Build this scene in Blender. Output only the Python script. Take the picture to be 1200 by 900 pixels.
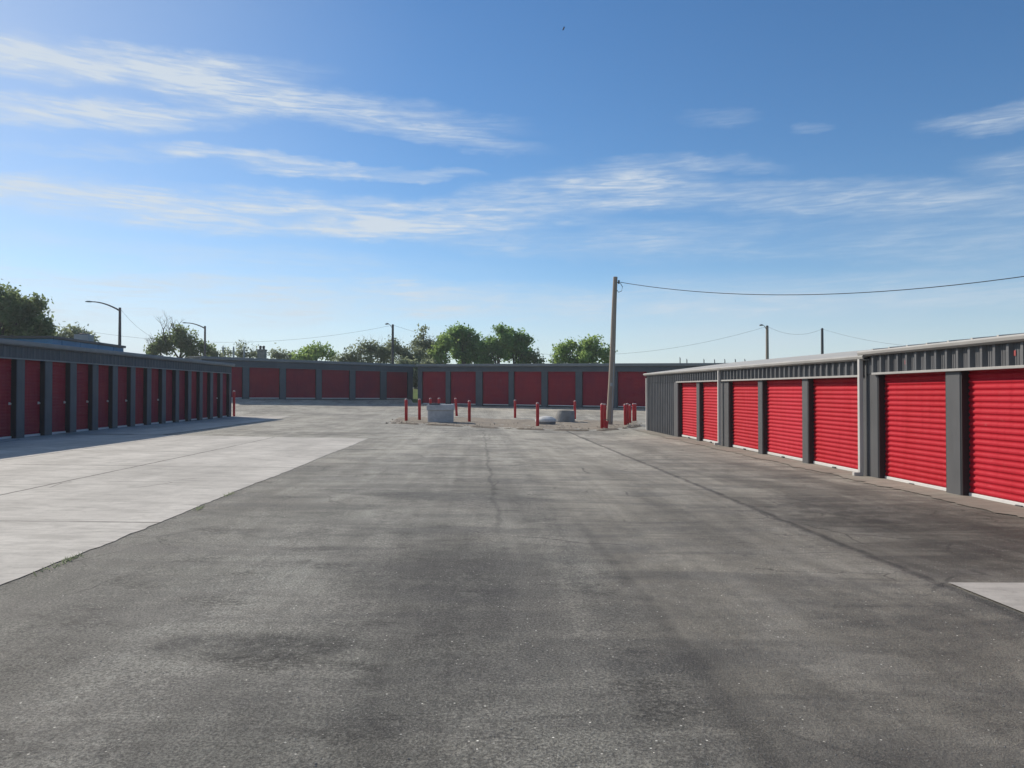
import bpy, math, random
import numpy as np
from mathutils import Vector, Matrix

random.seed(7)
rng = np.random.default_rng(11)
R = math.radians
scene = bpy.context.scene
for o in list(bpy.data.objects):
    bpy.data.objects.remove(o)
col = scene.collection

# ------------------------------------------------------------------ camera
CAM_Z = 1.65
YAW = math.atan(40 / 900.0)          # the yard's long axis runs a little left of the view axis
PITCH = math.atan(13 / 900.0)
FPX = 900.0                           # focal length for a 1200 px wide picture
cam_data = bpy.data.cameras.new('camera')
cam_data.sensor_width = 36.0
cam_data.lens = 36.0 * FPX / 1200.0
cam_data.clip_start = 0.05
cam_data.clip_end = 20000
cam = bpy.data.objects.new('camera', cam_data)
col.objects.link(cam)
cam.location = (0, 0, CAM_Z)
cam.rotation_euler = (R(90) + PITCH, 0, -YAW)
scene.camera = cam

# ------------------------------------------------------------------ sun + sky + exposure
SUN_VEC = Vector((-0.95, 0.86, 0.80)).normalized()     # towards the sun
SUN_EL = math.asin(SUN_VEC.z)
SUN_AZ = math.atan2(SUN_VEC.x, SUN_VEC.y)             # clockwise from +Y
sd = bpy.data.lights.new('sun', 'SUN')
sd.energy = 3.7
sd.angle = R(0.55)
sd.color = (1.0, 0.90, 0.77)
sun = bpy.data.objects.new('sun', sd)
col.objects.link(sun)
sun.rotation_euler = (-SUN_VEC).to_track_quat('-Z', 'Y').to_euler()
sun.location = (-40, 40, 40)

scene.view_settings.view_transform = 'Standard'
scene.view_settings.look = 'None'
scene.view_settings.gamma = 1.0
scene.view_settings.exposure = 0.42
try:
    scene.view_settings.use_curve_mapping = False
except Exception:
    pass
scene.render.engine = 'CYCLES'
scene.render.resolution_x = 1024
scene.render.resolution_y = 768


# ------------------------------------------------------------------ node helper
class NT:
    def __init__(self, tree):
        self.t = tree
        self.n = tree.nodes
        self.l = tree.links

    def new(self, kind, **kw):
        nd = self.n.new(kind)
        for k, v in kw.items():
            setattr(nd, k, v)
        return nd

    def put(self, sock, v):
        if v is None:
            return
        if hasattr(v, 'is_output'):
            self.l.new(v, sock)
        else:
            sock.default_value = v

    def m(self, op, a, b=None, c=None, clamp=False):
        nd = self.new('ShaderNodeMath', operation=op)
        nd.use_clamp = clamp
        self.put(nd.inputs[0], a)
        if b is not None:
            self.put(nd.inputs[1], b)
        if c is not None:
            self.put(nd.inputs[2], c)
        return nd.outputs[0]

    def step(self, v, lo, hi, a=0.0, b=1.0):
        nd = self.new('ShaderNodeMapRange', interpolation_type='SMOOTHSTEP')
        self.put(nd.inputs['Value'], v)
        self.put(nd.inputs['From Min'], lo)
        self.put(nd.inputs['From Max'], hi)
        self.put(nd.inputs['To Min'], a)
        self.put(nd.inputs['To Max'], b)
        return nd.outputs['Result']

    def mix(self, f, a, b, mode='MIX'):
        nd = self.new('ShaderNodeMix', data_type='RGBA', blend_type=mode)
        self.put(nd.inputs[0], f)
        for s, v in ((nd.inputs[6], a), (nd.inputs[7], b)):
            if isinstance(v, (tuple, list)) and len(v) == 3:
                v = (*v, 1)
            self.put(s, v)
        return nd.outputs[2]

    def noise(self, vec, scale, detail=4, rough=0.55, dist=0.0):
        nd = self.new('ShaderNodeTexNoise')
        self.put(nd.inputs['Vector'], vec)
        nd.inputs['Scale'].default_value = scale
        nd.inputs['Detail'].default_value = detail
        nd.inputs['Roughness'].default_value = rough
        nd.inputs['Distortion'].default_value = dist
        return nd.outputs['Fac']

    def scaled(self, vec, s, loc=(0, 0, 0), rot=(0, 0, 0)):
        nd = self.new('ShaderNodeMapping')
        self.put(nd.inputs['Vector'], vec)
        nd.inputs['Scale'].default_value = s
        nd.inputs['Location'].default_value = loc
        nd.inputs['Rotation'].default_value = rot
        return nd.outputs[0]

    def bump(self, h, strength, dist=0.02):
        nd = self.new('ShaderNodeBump')
        nd.inputs['Strength'].default_value = strength
        nd.inputs['Distance'].default_value = dist
        self.put(nd.inputs['Height'], h)
        return nd.outputs[0]


# ---- world: Nishita sky with high thin cirrus, laid out by compass direction and elevation
world = bpy.data.worlds.new('World')
scene.world = world
world.use_nodes = True
wt = NT(world.node_tree)
wt.n.clear()
sky = wt.new('ShaderNodeTexSky', sky_type='NISHITA')
sky.sun_disc = False
sky.sun_elevation = SUN_EL
sky.sun_rotation = SUN_AZ
sky.altitude = 800
sky.air_density = 1.0
sky.dust_density = 0.3
sky.ozone_density = 3.0
bg_sky = wt.new('ShaderNodeBackground')
hsv = wt.new('ShaderNodeHueSaturation')
hsv.inputs['Saturation'].default_value = 1.19
wt.put(hsv.inputs['Color'], sky.outputs[0])
wt.put(bg_sky.inputs['Color'], hsv.outputs[0])
bg_sky.inputs['Strength'].default_value = 0.090
bg_cl = wt.new('ShaderNodeBackground')
bg_cl.inputs['Color'].default_value = (0.86, 0.955, 1.05, 1)
bg_cl.inputs['Strength'].default_value = 0.565
tc = wt.new('ShaderNodeTexCoord')
sep = wt.new('ShaderNodeSeparateXYZ')
wt.put(sep.inputs[0], tc.outputs['Generated'])
az = wt.m('ARCTAN2', sep.outputs[0], sep.outputs[1])
el = wt.m('ARCSINE', sep.outputs[2])
cmb = wt.new('ShaderNodeCombineXYZ')
wt.put(cmb.inputs[0], az)
wt.put(cmb.inputs[1], el)
ae = cmb.outputs[0]
n_warp = wt.noise(wt.scaled(ae, (3.0, 9.0, 1)), 1.6, 5, 0.6)
n_warp2 = wt.noise(wt.scaled(ae, (4.0, 12.0, 1), loc=(3, 7, 0)), 3.2, 5, 0.6)
n_wisp = wt.noise(wt.scaled(ae, (4.0, 26.0, 1), rot=(0, 0, R(7))), 1.5, 6, 0.56, 0.6)
n_wisp2 = wt.noise(wt.scaled(ae, (9.0, 60.0, 1), loc=(5, 1, 0), rot=(0, 0, R(9))), 1.3, 6, 0.58, 0.9)
n_big = wt.noise(wt.scaled(ae, (1.5, 6.0, 1), loc=(2, 3, 0)), 1.3, 4, 0.5)
az_w = wt.m('ADD', az, wt.m('MULTIPLY', wt.m('SUBTRACT', n_warp, 0.5), 0.12))
el_w = wt.m('ADD', el, wt.m('MULTIPLY', wt.m('SUBTRACT', n_warp2, 0.5), 0.035))


def px_dir(x, y):
    a = math.atan((x - 600) / FPX) + YAW
    e = math.atan((463 - y) / FPX * math.cos(math.atan((x - 600) / FPX)))
    return a, e


# centre x, centre y, half length, half width, fall per unit to the right, density
STREAKS = [
    (60, 68, 250, 19, 0.10, 0.85), (60, 130, 190, 16, 0.05, 0.85), (330, 114, 250, 20, 0.17, 0.68), (200, 100, 160, 12, 0.2, 0.3),
    (140, 345, 420, 30, 0.03, 0.42), (560, 352, 380, 22, 0.03, 0.34), (980, 282, 330, 22, 0.02, 0.26), (1000, 345, 330, 24, -0.02, 0.24),
    (640, 285, 260, 18, 0.06, 0.24), (250, 300, 260, 14, 0.05, 0.22),
    (480, 152, 150, 13, 0.18, 0.42), (275, 180, 85, 8, 0.09, 0.8), (420, 201, 130, 9, 0.03, 0.8),
    (300, 248, 330, 24, 0.06, 1.0), (120, 178, 110, 7, 0.05, 0.22), (470, 268, 190, 14, 0.09, 0.30),
    (660, 232, 140, 24, -0.10, 0.55), (745, 200, 120, 16, -0.10, 0.42), (960, 232, 300, 20, 0.02, 0.46),
    (850, 190, 70, 9, 0.05, 0.28), (1185, 134, 75, 13, -0.18, 0.45), (1195, 192, 60, 14, -0.05, 0.36),
    (840, 138, 45, 9, 0.0, 0.16), (960, 146, 22, 6, 0.0, 0.22),
]
mask = None
for (x, y, hl, hw, sl, dn) in STREAKS:
    a0, e0 = px_dir(x, y)
    a1, e1 = px_dir(x + 40, y + 40 * sl)
    ang = math.atan2(e1 - e0, a1 - a0)
    ca, sa = math.cos(ang), math.sin(ang)
    k = 1.0 / FPX
    da = wt.m('SUBTRACT', az_w, a0)
    de = wt.m('SUBTRACT', el_w, e0)
    u = wt.m('ADD', wt.m('MULTIPLY', da, ca), wt.m('MULTIPLY', de, sa))
    v = wt.m('ADD', wt.m('MULTIPLY', da, -sa), wt.m('MULTIPLY', de, ca))
    un = wt.m('MULTIPLY', u, 1 / (hl * k * 0.95))
    vn = wt.m('MULTIPLY', v, 1 / (hw * k * 0.95))
    d2 = wt.m('ADD', wt.m('MULTIPLY', un, un), wt.m('MULTIPLY', vn, vn))
    b = wt.m('MULTIPLY', wt.step(d2, 0.0, 1.7, 1.0, 0.0), dn * 0.80)
    mask = b if mask is None else wt.m('ADD', mask, b)
n_fib = wt.noise(wt.scaled(ae, (9.0, 95.0, 1), loc=(1, 6, 0), rot=(0, 0, R(8))), 1.6, 6, 0.6, 1.2)
wis = wt.m('ADD', wt.m('MULTIPLY', wt.step(n_wisp, 0.28, 0.72), 0.7), wt.m('MULTIPLY', wt.step(n_wisp2, 0.35, 0.7), 0.45))
mask = wt.m('MULTIPLY', mask, wt.m('ADD', wt.m('MULTIPLY', wt.m('MULTIPLY', wis, wt.step(n_fib, 0.32, 0.68, 0.42, 1.5)), 1.0), 0.16))
# thin veil everywhere, thicker low down and towards the sun
veil = wt.m('MULTIPLY', wt.step(n_big, 0.3, 0.75), wt.step(n_wisp, 0.2, 0.9, 0.5, 1.0))
low = wt.step(el, 0.02, 0.30, 1.0, 0.0)
to_sun = wt.step(az, -0.85, 0.25, 1.0, 0.0)
veil_f = wt.m('MULTIPLY', veil, wt.m('ADD', wt.m('MULTIPLY', low, 0.42), wt.m('MULTIPLY', to_sun, 0.06)))
low2 = wt.m('MULTIPLY', wt.step(el, 0.0, 0.17, 1.0, 0.0), wt.m('ADD', wt.m('MULTIPLY', to_sun, 0.35), 0.40))
glow = wt.m('MULTIPLY', wt.step(az, -0.80, -0.02, 1.0, 0.0), wt.step(n_big, 0.2, 0.8, 0.34, 0.50))
glow = wt.m('MULTIPLY', glow, wt.step(el, 0.05, 0.45, 0.55, 1.0))
total = wt.m('ADD', wt.m('ADD', mask, veil_f), wt.m('ADD', low2, glow))
total = wt.m('MINIMUM', total, 0.92)
total = wt.m('MAXIMUM', total, 0.0)
mx = wt.new('ShaderNodeMixShader')
wt.put(mx.inputs[0], total)
wt.l.new(bg_sky.outputs[0], mx.inputs[1])
wt.l.new(bg_cl.outputs[0], mx.inputs[2])
wo = wt.new('ShaderNodeOutputWorld')
wt.l.new(mx.outputs[0], wo.inputs[0])


# ------------------------------------------------------------------ picture geometry helpers (survey from the photograph)
CY, SY = math.cos(YAW), math.sin(YAW)


def at(px, py, depth):
    """world point seen at photo pixel (px, py), at the given distance along the view axis"""
    r = (px - 600) / FPX
    up = (450 - py) / FPX
    cp, sp = math.cos(PITCH), math.sin(PITCH)
    f = cp - up * sp
    z = sp + up * cp
    k = depth / f
    xc, dc = r * k, depth
    return Vector((xc * CY + dc * SY, dc * CY - xc * SY, CAM_Z + z * k))


def y_on(X, px):
    """world Y where the vertical plane x = X is seen at picture column px"""
    r = (px - 600) / FPX
    d = X / (r * CY + SY)
    return d * (CY - r * SY)


# ------------------------------------------------------------------ terrain height
XR, XL = 7.9, -13.9
cps = []
for y in (-8, 2, 10, 20, 30, 37):
    cps.append((XR, y, -0.01))
    cps.append((14.0, y, 0.0))
for y, h in ((-8, 1.37), (5, 1.36), (15, 1.335), (23, 1.313), (33, 1.262), (43, 1.232)):
    cps.append((XL, y, CAM_Z - h))
    cps.append((-21.0, y, CAM_Z - h + 0.03))
for y in (-8, 3, 10, 18, 26):
    cps.append((-3.7, y, CAM_Z - 1.48))
    cps.append((2.0, y, CAM_Z - 1.58))
for p in ((476, 493.5, 40), (550, 494.5, 42), (630, 499.7, 38.5), (706, 502.4, 36.4), (733, 498.7, 40.5),
          (744, 493.3, 47), (603.6, 489.7, 46.5), (536, 487.5, 47.5),
          (292, 467.2, 60), (478, 467.6, 68), (300, 473, 55.5), (470, 475, 62.5), (240, 466, 58),
          (494, 473.4, 64.5), (757, 478.4, 58), (494, 475.6, 62.4), (757, 481.6, 56), (860, 482, 54.5)):
    cps.append(tuple(at(*p)))
CP = np.array(cps)
_P = CP[:, :2]


def _U(d):
    return np.where(d > 1e-9, d * d * np.log(np.maximum(d, 1e-9)), 0.0)


_n = len(_P)
_K = _U(np.linalg.norm(_P[:, None] - _P[None], axis=2)) + np.eye(_n) * 12.0
_A = np.zeros((_n + 3, _n + 3))
_A[:_n, :_n] = _K
_A[:_n, _n] = 1
_A[:_n, _n + 1:] = _P
_A[_n, :_n] = 1
_A[_n + 1:, :_n] = _P.T
_w = np.linalg.solve(_A, np.concatenate([CP[:, 2], np.zeros(3)]))


def gz_arr(xy):
    xy = np.asarray(xy, float).reshape(-1, 2).copy()
    xy[:, 0] = np.clip(xy[:, 0], -24, 17)
    xy[:, 1] = np.clip(xy[:, 1], -8, 69)
    out = np.empty(len(xy))
    for i in range(0, len(xy), 4000):
        q = xy[i:i + 4000]
        k = _U(np.linalg.norm(q[:, None] - _P[None], axis=2))
        out[i:i + 4000] = k @ _w[:_n] + _w[_n] + q @ _w[_n + 1:]
    return out


def gz(x, y):
    return float(gz_arr([(x, y)])[0])


def on_ground(px, py, lift=0.0):
    """ground point seen at photo pixel"""
    lo, hi = 3.0, 90.0
    for d in np.arange(3.0, 90.0, 0.25):
        p = at(px, py, d)
        if p.z <= gz(p.x, p.y):
            hi = d
            break
        lo = d
    for _ in range(24):
        mid = (lo + hi) / 2
        p = at(px, py, mid)
        if p.z <= gz(p.x, p.y):
            hi = mid
        else:
            lo = mid
    p = at(px, py, hi)
    return Vector((p.x, p.y, gz(p.x, p.y) + lift)), hi


# ------------------------------------------------------------------ materials
def material(name):
    m = bpy.data.materials.new(name)
    m.use_nodes = True
    nt = NT(m.node_tree)
    bsdf = nt.n['Principled BSDF']
    geo = nt.new('ShaderNodeNewGeometry')
    return m, nt, bsdf, geo.outputs['Position']


def painted(name, c, rough=0.45, var=0.12, metal=0.0, dirt=0.25, spec=0.5, scale=1.2):
    m, nt, b, pos = material(name)
    n1 = nt.noise(pos, scale, 5, 0.6)
    n2 = nt.noise(nt.scaled(pos, (6, 6, 0.8)), 1.5, 4, 0.6)
    dark = tuple(v * (1 - var) for v in c)
    light = tuple(min(1, v * (1 + var)) for v in c)
    cc = nt.mix(nt.step(n1, 0.3, 0.7), dark, light)
    dust = nt.m('MULTIPLY', nt.step(n2, 0.55, 0.8), dirt)
    cc = nt.mix(dust, cc, tuple(0.6 * v + 0.05 for v in c))
    nt.put(b.inputs['Base Color'], cc)
    nt.put(b.inputs['Roughness'], nt.step(n2, 0.2, 0.8, rough - 0.06, rough + 0.12))
    b.inputs['Metallic'].default_value = metal
    b.inputs['Specular IOR Level'].default_value = spec
    return m


M = {}


def door_paint(name, c, c2, rough, spec):
    m, nt, b, pos = material(name)
    oi = nt.new('ShaderNodeObjectInfo')
    n1 = nt.noise(pos, 0.8, 5, 0.6)
    n2 = nt.noise(nt.scaled(pos, (5, 5, 0.5)), 1.6, 5, 0.65)
    n3 = nt.noise(pos, 9.0, 5, 0.7)
    fade = nt.m('ADD', nt.m('MULTIPLY', oi.outputs['Random'], 0.55), nt.m('MULTIPLY', nt.step(n1, 0.35, 0.65), 0.45))
    cc = nt.mix(fade, c, c2)
    cc = nt.mix(nt.m('MULTIPLY', nt.step(n2, 0.50, 0.72), 0.22), cc, tuple(v * 0.62 for v in c))
    cc = nt.mix(nt.m('MULTIPLY', nt.step(n3, 0.60, 0.74), 0.16), cc, (0.30, 0.22, 0.18))
    nt.put(b.inputs['Base Color'], cc)
    nt.put(b.inputs['Roughness'], nt.step(n2, 0.3, 0.7, rough - 0.05, rough + 0.1))
    b.inputs['Specular IOR Level'].default_value = spec
    return m


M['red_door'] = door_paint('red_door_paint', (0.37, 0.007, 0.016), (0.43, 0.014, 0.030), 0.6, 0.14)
M['red_door_shaded'] = door_paint('shaded_red_door_paint', (0.17, 0.015, 0.036), (0.27, 0.018, 0.028), 0.6, 0.2)  # same red darkened: the shade of the rows put into the colour
M['charcoal'] = painted('charcoal_metal', (0.072, 0.074, 0.078), 0.5, 0.10)
M['charcoal_shaded'] = painted('shaded_charcoal_metal', (0.060, 0.075, 0.088), 0.55, 0.12)  # charcoal with the bluish cast of shade put into the colour
M['grey_panel'] = painted('grey_ribbed_panel', (0.094, 0.097, 0.102), 0.5, 0.14)
M['white_trim'] = painted('pale_trim', (0.33, 0.325, 0.31), 0.5, 0.08, 0, 0.2)
M['grey_trim'] = painted('grey_trim', (0.17, 0.185, 0.19), 0.5, 0.10)
M['spout_pale'] = painted('pale_downspout', (0.47, 0.46, 0.44), 0.5, 0.08, 0, 0.2)
M['gutter_grey'] = painted('weathered_gutter', (0.29, 0.285, 0.27), 0.5, 0.1)
M['dark_trim'] = painted('dull_grey_trim', (0.10, 0.12, 0.13), 0.55, 0.10)
M['roof_pale'] = painted('pale_roof_sheet', (0.44, 0.43, 0.40), 0.65, 0.1, 0.0, 0.2, 0.15)
M['roof_dark'] = painted('dull_roof_sheet', (0.16, 0.17, 0.175), 0.5, 0.1)
M['white_bar'] = painted('white_bottom_bar', (0.56, 0.555, 0.54), 0.45, 0.06, 0, 0.35)
M['latch'] = painted('galvanised_latch', (0.55, 0.55, 0.55), 0.3, 0.1, 0.6)
M['red_post'] = painted('red_bollard_paint', (0.44, 0.012, 0.024), 0.45, 0.15, 0, 0.4)
M['faded_red'] = painted('faded_red_sticker', (0.30, 0.05, 0.05), 0.7, 0.2)
M['cap_pale'] = painted('pale_bollard_cap', (0.45, 0.33, 0.32), 0.6, 0.15)
M['blue_wall'] = painted('blue_wall_paint', (0.045, 0.17, 0.32), 0.6, 0.12)
M['dark_metal'] = painted('dark_metal', (0.045, 0.045, 0.05), 0.5, 0.15)
M['lamp_metal'] = painted('brown_lamp_metal', (0.10, 0.075, 0.075), 0.5, 0.15)
M['wire'] = painted('cable_black', (0.03, 0.03, 0.035), 0.6, 0.1)
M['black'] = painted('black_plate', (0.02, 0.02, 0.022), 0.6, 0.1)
M['bird'] = painted('bird_feathers', (0.02, 0.02, 0.022), 0.7, 0.2)
M['steel'] = painted('unit_steel', (0.32, 0.33, 0.33), 0.5, 0.1)


def concrete(name, c, pores=True, joints=False):
    m, nt, b, pos = material(name)
    n1 = nt.noise(pos, 0.35, 6, 0.62)
    n2 = nt.noise(pos, 2.2, 6, 0.65)
    n3 = nt.noise(pos, 40.0, 4, 0.6)
    n4 = nt.noise(nt.scaled(pos, (1.0, 3.2, 1), rot=(0, 0, R(8))), 1.1, 6, 0.7, 0.4)
    cc = nt.mix(nt.step(n1, 0.3, 0.7), tuple(v * 0.84 for v in c), tuple(v * 1.08 for v in c))
    cc = nt.mix(nt.m('MULTIPLY', nt.step(n2, 0.46, 0.68), 0.5), cc, tuple(v * 0.72 for v in c))
    cc = nt.mix(nt.m('MULTIPLY', nt.step(n4, 0.54, 0.70), 0.45), cc, tuple(v * 0.55 for v in c))
    cc = nt.mix(nt.step(n3, 0.2, 0.8, 0.0, 0.22), cc, tuple(v * 0.6 for v in c))
    n6 = nt.noise(nt.scaled(pos, (0.7, 3.0, 1), loc=(2, 8, 0)), 2.4, 6, 0.7, 0.3)
    n7 = nt.noise(pos, 7.0, 5, 0.7)
    n8 = nt.noise(nt.scaled(pos, (1.2, 0.25, 1)), 0.9, 4, 0.6)
    fc = nt.m('MULTIPLY', nt.step(n6, 0.44, 0.62, 1.04, 0.85), nt.step(n7, 0.58, 0.72, 1.0, 0.80))
    fc = nt.m('MULTIPLY', fc, nt.step(n8, 0.36, 0.64, 0.90, 1.07))
    gc = nt.new('ShaderNodeCombineColor')
    for i_ in range(3):
        nt.put(gc.inputs[i_], fc)
    cc = nt.mix(1.0, cc, gc.outputs[0], 'MULTIPLY')
    h = n3
    if joints:
        s = nt.new('ShaderNodeSeparateXYZ')
        nt.put(s.inputs[0], pos)
        wob = nt.m('MULTIPLY', nt.m('SUBTRACT', nt.noise(pos, 3.0, 3), 0.5), 0.05)
        x = nt.m('ADD', s.outputs[0], wob)
        y = nt.m('ADD', s.outputs[1], wob)
        j = None
        for xv in joints[0]:
            d = nt.m('ABSOLUTE', nt.m('SUBTRACT', x, xv))
            v = nt.step(d, 0.012, 0.045, 1.0, 0.0)
            j = v if j is None else nt.m('MAXIMUM', j, v)
        for yv, x0, x1 in joints[1]:
            d = nt.m('ABSOLUTE', nt.m('SUBTRACT', y, yv))
            v = nt.step(d, 0.012, 0.045, 1.0, 0.0)
            v = nt.m('MULTIPLY', v, nt.m('MULTIPLY', nt.m('GREATER_THAN', x, x0), nt.m('LESS_THAN', x, x1)))
            j = v if j is None else nt.m('MAXIMUM', j, v)
        broken = nt.step(nt.noise(pos, 0.8, 4), 0.32, 0.55, 0.35, 1.0)
        j = nt.m('MULTIPLY', j, broken)
        cc = nt.mix(nt.m('MULTIPLY', j, 0.88), cc, tuple(v * 0.25 for v in c))
        # hairline cracks and a few dark scuffs
        vor = nt.new('ShaderNodeTexVoronoi', feature='DISTANCE_TO_EDGE')
        nt.put(vor.inputs['Vector'], nt.mix(0.09, pos, nt_noise_col(nt, pos, 1.4)))
        vor.inputs['Scale'].default_value = 0.32
        crack = nt.step(vor.outputs['Distance'], 0.002, 0.007, 1.0, 0.0)
        crack = nt.m('MULTIPLY', crack, nt.step(nt.noise(pos, 0.5, 3), 0.52, 0.6))
        cc = nt.mix(nt.m('MULTIPLY', crack, 0.75), cc, tuple(v * 0.3 for v in c))
        sc = nt.step(nt.noise(nt.scaled(pos, (1, 5, 1), loc=(4, 2, 0)), 1.7, 6, 0.7), 0.60, 0.70)
        cc = nt.mix(nt.m('MULTIPLY', sc, 0.45), cc, tuple(v * 0.35 for v in c))
    nt.put(b.inputs['Base Color'], cc)
    b.inputs['Roughness'].default_value = 0.9
    b.inputs['Specular IOR Level'].default_value = 0.25
    nt.put(b.inputs['Normal'], nt.bump(h, 0.35, 0.01))
    return m


def nt_noise_col(nt, vec, scale):
    nd = nt.new('ShaderNodeTexNoise')
    nt.put(nd.inputs['Vector'], vec)
    nd.inputs['Scale'].default_value = scale
    nd.inputs['Detail'].default_value = 5
    return nd.outputs['Color']


M['concrete_apron'] = concrete('pale_concrete_apron', (0.535, 0.51, 0.46), joints=([-6.8, -10.0],
                               [(9.1, -6.8, 0), (15.8, -9.9, 0), (6.0, -14, -6.8), (19.5, -14, -6.8), (2.0, -14, 0)]))
M['concrete_pad'] = concrete('pale_concrete_pad', (0.50, 0.475, 0.43))
M['concrete_strip'] = concrete('tan_concrete_strip', (0.30, 0.275, 0.23))
M['concrete_grey'] = concrete('grey_concrete', (0.26, 0.258, 0.25))
M['concrete_light'] = concrete('light_concrete', (0.70, 0.70, 0.68))
M['box_grey'] = concrete('grey_box_concrete', (0.55, 0.55, 0.545))


def asphalt_material():
    m, nt, b, pos = material('weathered_asphalt')
    s = nt.new('ShaderNodeSeparateXYZ')
    nt.put(s.inputs[0], pos)
    x, y = s.outputs[0], s.outputs[1]
    nA = nt.noise(pos, 0.16, 5, 0.6)
    nB = nt.noise(pos, 0.7, 7, 0.66)
    nC = nt.noise(pos, 4.0, 6, 0.7)
    nD = nt.noise(pos, 62.0, 5, 0.75)
    nE = nt.noise(pos, 140.0, 3, 0.7)
    nM = nt.noise(pos, 13.0, 5, 0.7)
    nS = nt.noise(nt.scaled(pos, (0.5, 2.2, 1)), 0.8, 7, 0.68, 0.5)
    c = nt.mix(nt.step(nA, 0.3, 0.7), (0.150, 0.144, 0.128), (0.205, 0.197, 0.176))
    # driven middle bleached paler; far end too, with grazing sheen put into colour
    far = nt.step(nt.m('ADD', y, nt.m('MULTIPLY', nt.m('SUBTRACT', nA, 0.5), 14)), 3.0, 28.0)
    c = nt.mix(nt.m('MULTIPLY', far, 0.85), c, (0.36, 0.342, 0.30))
    wide = nt.m('ADD', x, nt.m('MULTIPLY', nt.m('SUBTRACT', nB, 0.5), 2.0))
    mid = nt.m('MULTIPLY', nt.step(wide, -3.2, -1.7), nt.step(wide, -1.2, 0.1, 1.0, 0.0))
    c = nt.mix(nt.m('MULTIPLY', mid, 0.40), c, (0.27, 0.272, 0.258))
    # right-hand lane: oilier, browner old asphalt
    rl = nt.step(nt.m('ADD', x, nt.m('MULTIPLY', nt.m('SUBTRACT', nC, 0.5), 0.25)), 3.85, 4.1)
    rl = nt.m('MULTIPLY', rl, nt.step(y, 4.0, 30.0, 1.0, 0.4))
    rl_edge = rl
    rl2 = nt.m('MULTIPLY', rl, nt.step(nS, 0.40, 0.60, 0.25, 0.90))
    c = nt.mix(rl2, c, (0.082, 0.076, 0.062))
    # tyre-worn lanes along the yard
    nT = nt.noise(nt.scaled(pos, (1.5, 0.055, 1)), 1.3, 5, 0.62, 0.25)
    nT2 = nt.noise(nt.scaled(pos, (5.0, 0.12, 1), loc=(3, 1, 0)), 1.1, 4, 0.6, 0.2)
    c = nt.mix(nt.step(nT, 0.40, 0.62, 0.0, 0.20), c, (0.095, 0.092, 0.084))
    c = nt.mix(nt.step(nT, 0.30, 0.45, 0.25, 0.0), c, (0.25, 0.245, 0.225))
    c = nt.mix(nt.step(nT2, 0.50, 0.66, 0.0, 0.12), c, (0.10, 0.097, 0.09))
    # smoother brown-grey overlay right of the drip line, coarse cool grey left of it
    side = nt.step(nt.m('ADD', x, nt.m('MULTIPLY', nt.m('SUBTRACT', nB, 0.5), 0.5)), 0.9, 1.4)
    rough_side = nt.m('SUBTRACT', 1.0, nt.m('MULTIPLY', side, 0.72))
    c = nt.mix(nt.m('MULTIPLY', side, 0.45), c, (0.150, 0.140, 0.120))
    cool = nt.m('MULTIPLY', nt.m('SUBTRACT', 1.0, side), nt.step(nt.noise(pos, 0.4, 4), 0.4, 0.6, 0.05, 0.30))
    c = nt.mix(cool, c, (0.175, 0.190, 0.178))
    # broad blotches
    dust_sheen = nt.m('MULTIPLY', far, 0.62)  # pale dust plus grazing sheen, both mixed into the far colour
    c = nt.mix(nt.m('MULTIPLY', nt.step(nS, 0.46, 0.66), 0.55), c, (0.085, 0.083, 0.078))
    c = nt.mix(nt.m('MULTIPLY', nt.step(nB, 0.47, 0.64), 0.42), c, (0.25, 0.245, 0.23))
    c = nt.mix(nt.m('MULTIPLY', nt.step(nC, 0.47, 0.63), 0.42), c, (0.085, 0.083, 0.078))

    c = nt.mix(dust_sheen, c, nt.mix(nt.step(nS, 0.38, 0.62), (0.44, 0.428, 0.388), (0.38, 0.369, 0.335)))
    wob = nt.m('MULTIPLY', nt.m('SUBTRACT', nt.noise(pos, 0.55, 5, 0.6), 0.5), 0.9)
    wob2 = nt.m('MULTIPLY', nt.m('SUBTRACT', nt.noise(pos, 2.6, 5, 0.7), 0.5), 0.22)

    def band(x0, w, y0, y1, k, wv=0.35, soft=2.0, fade=1.5, colr=(0.045, 0.045, 0.046)):
        nonlocal c
        xx = nt.m('ADD', x, nt.m('ADD', nt.m('MULTIPLY', wob, wv), wob2))
        d = nt.m('ABSOLUTE', nt.m('SUBTRACT', xx, x0))
        v = nt.step(d, w * 0.4, w * soft, 1.0, 0.0)
        v = nt.m('MULTIPLY', v, nt.m('MULTIPLY', nt.step(y, y0 - fade, y0 + fade), nt.step(y, y1 - fade, y1 + fade, 1.0, 0.0)))
        v = nt.m('MULTIPLY', v, nt.step(nC, 0.3, 0.6, 0.45, 1.0))
        c = nt.mix(nt.m('MULTIPLY', v, k), c, colr)

    band(1.25, 0.05, 2.0, 9.0, 0.30, 0.30)          # tar-dark drip line
    band(0.25, 0.03, 9.0, 33.0, 0.32, 0.45, 2.0)      # wandering crack
    band(3.92, 0.05, 4.0, 36.0, 0.70, 0.15)          # seam between two lays
    band(-0.1, 0.45, 3.5, 8.0, 0.40, 0.5, 1.8)       # patch
    band(6.2, 0.35, 6.0, 20.0, 0.35, 0.6, 2.2, 1.5, (0.05, 0.046, 0.04))

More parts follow.
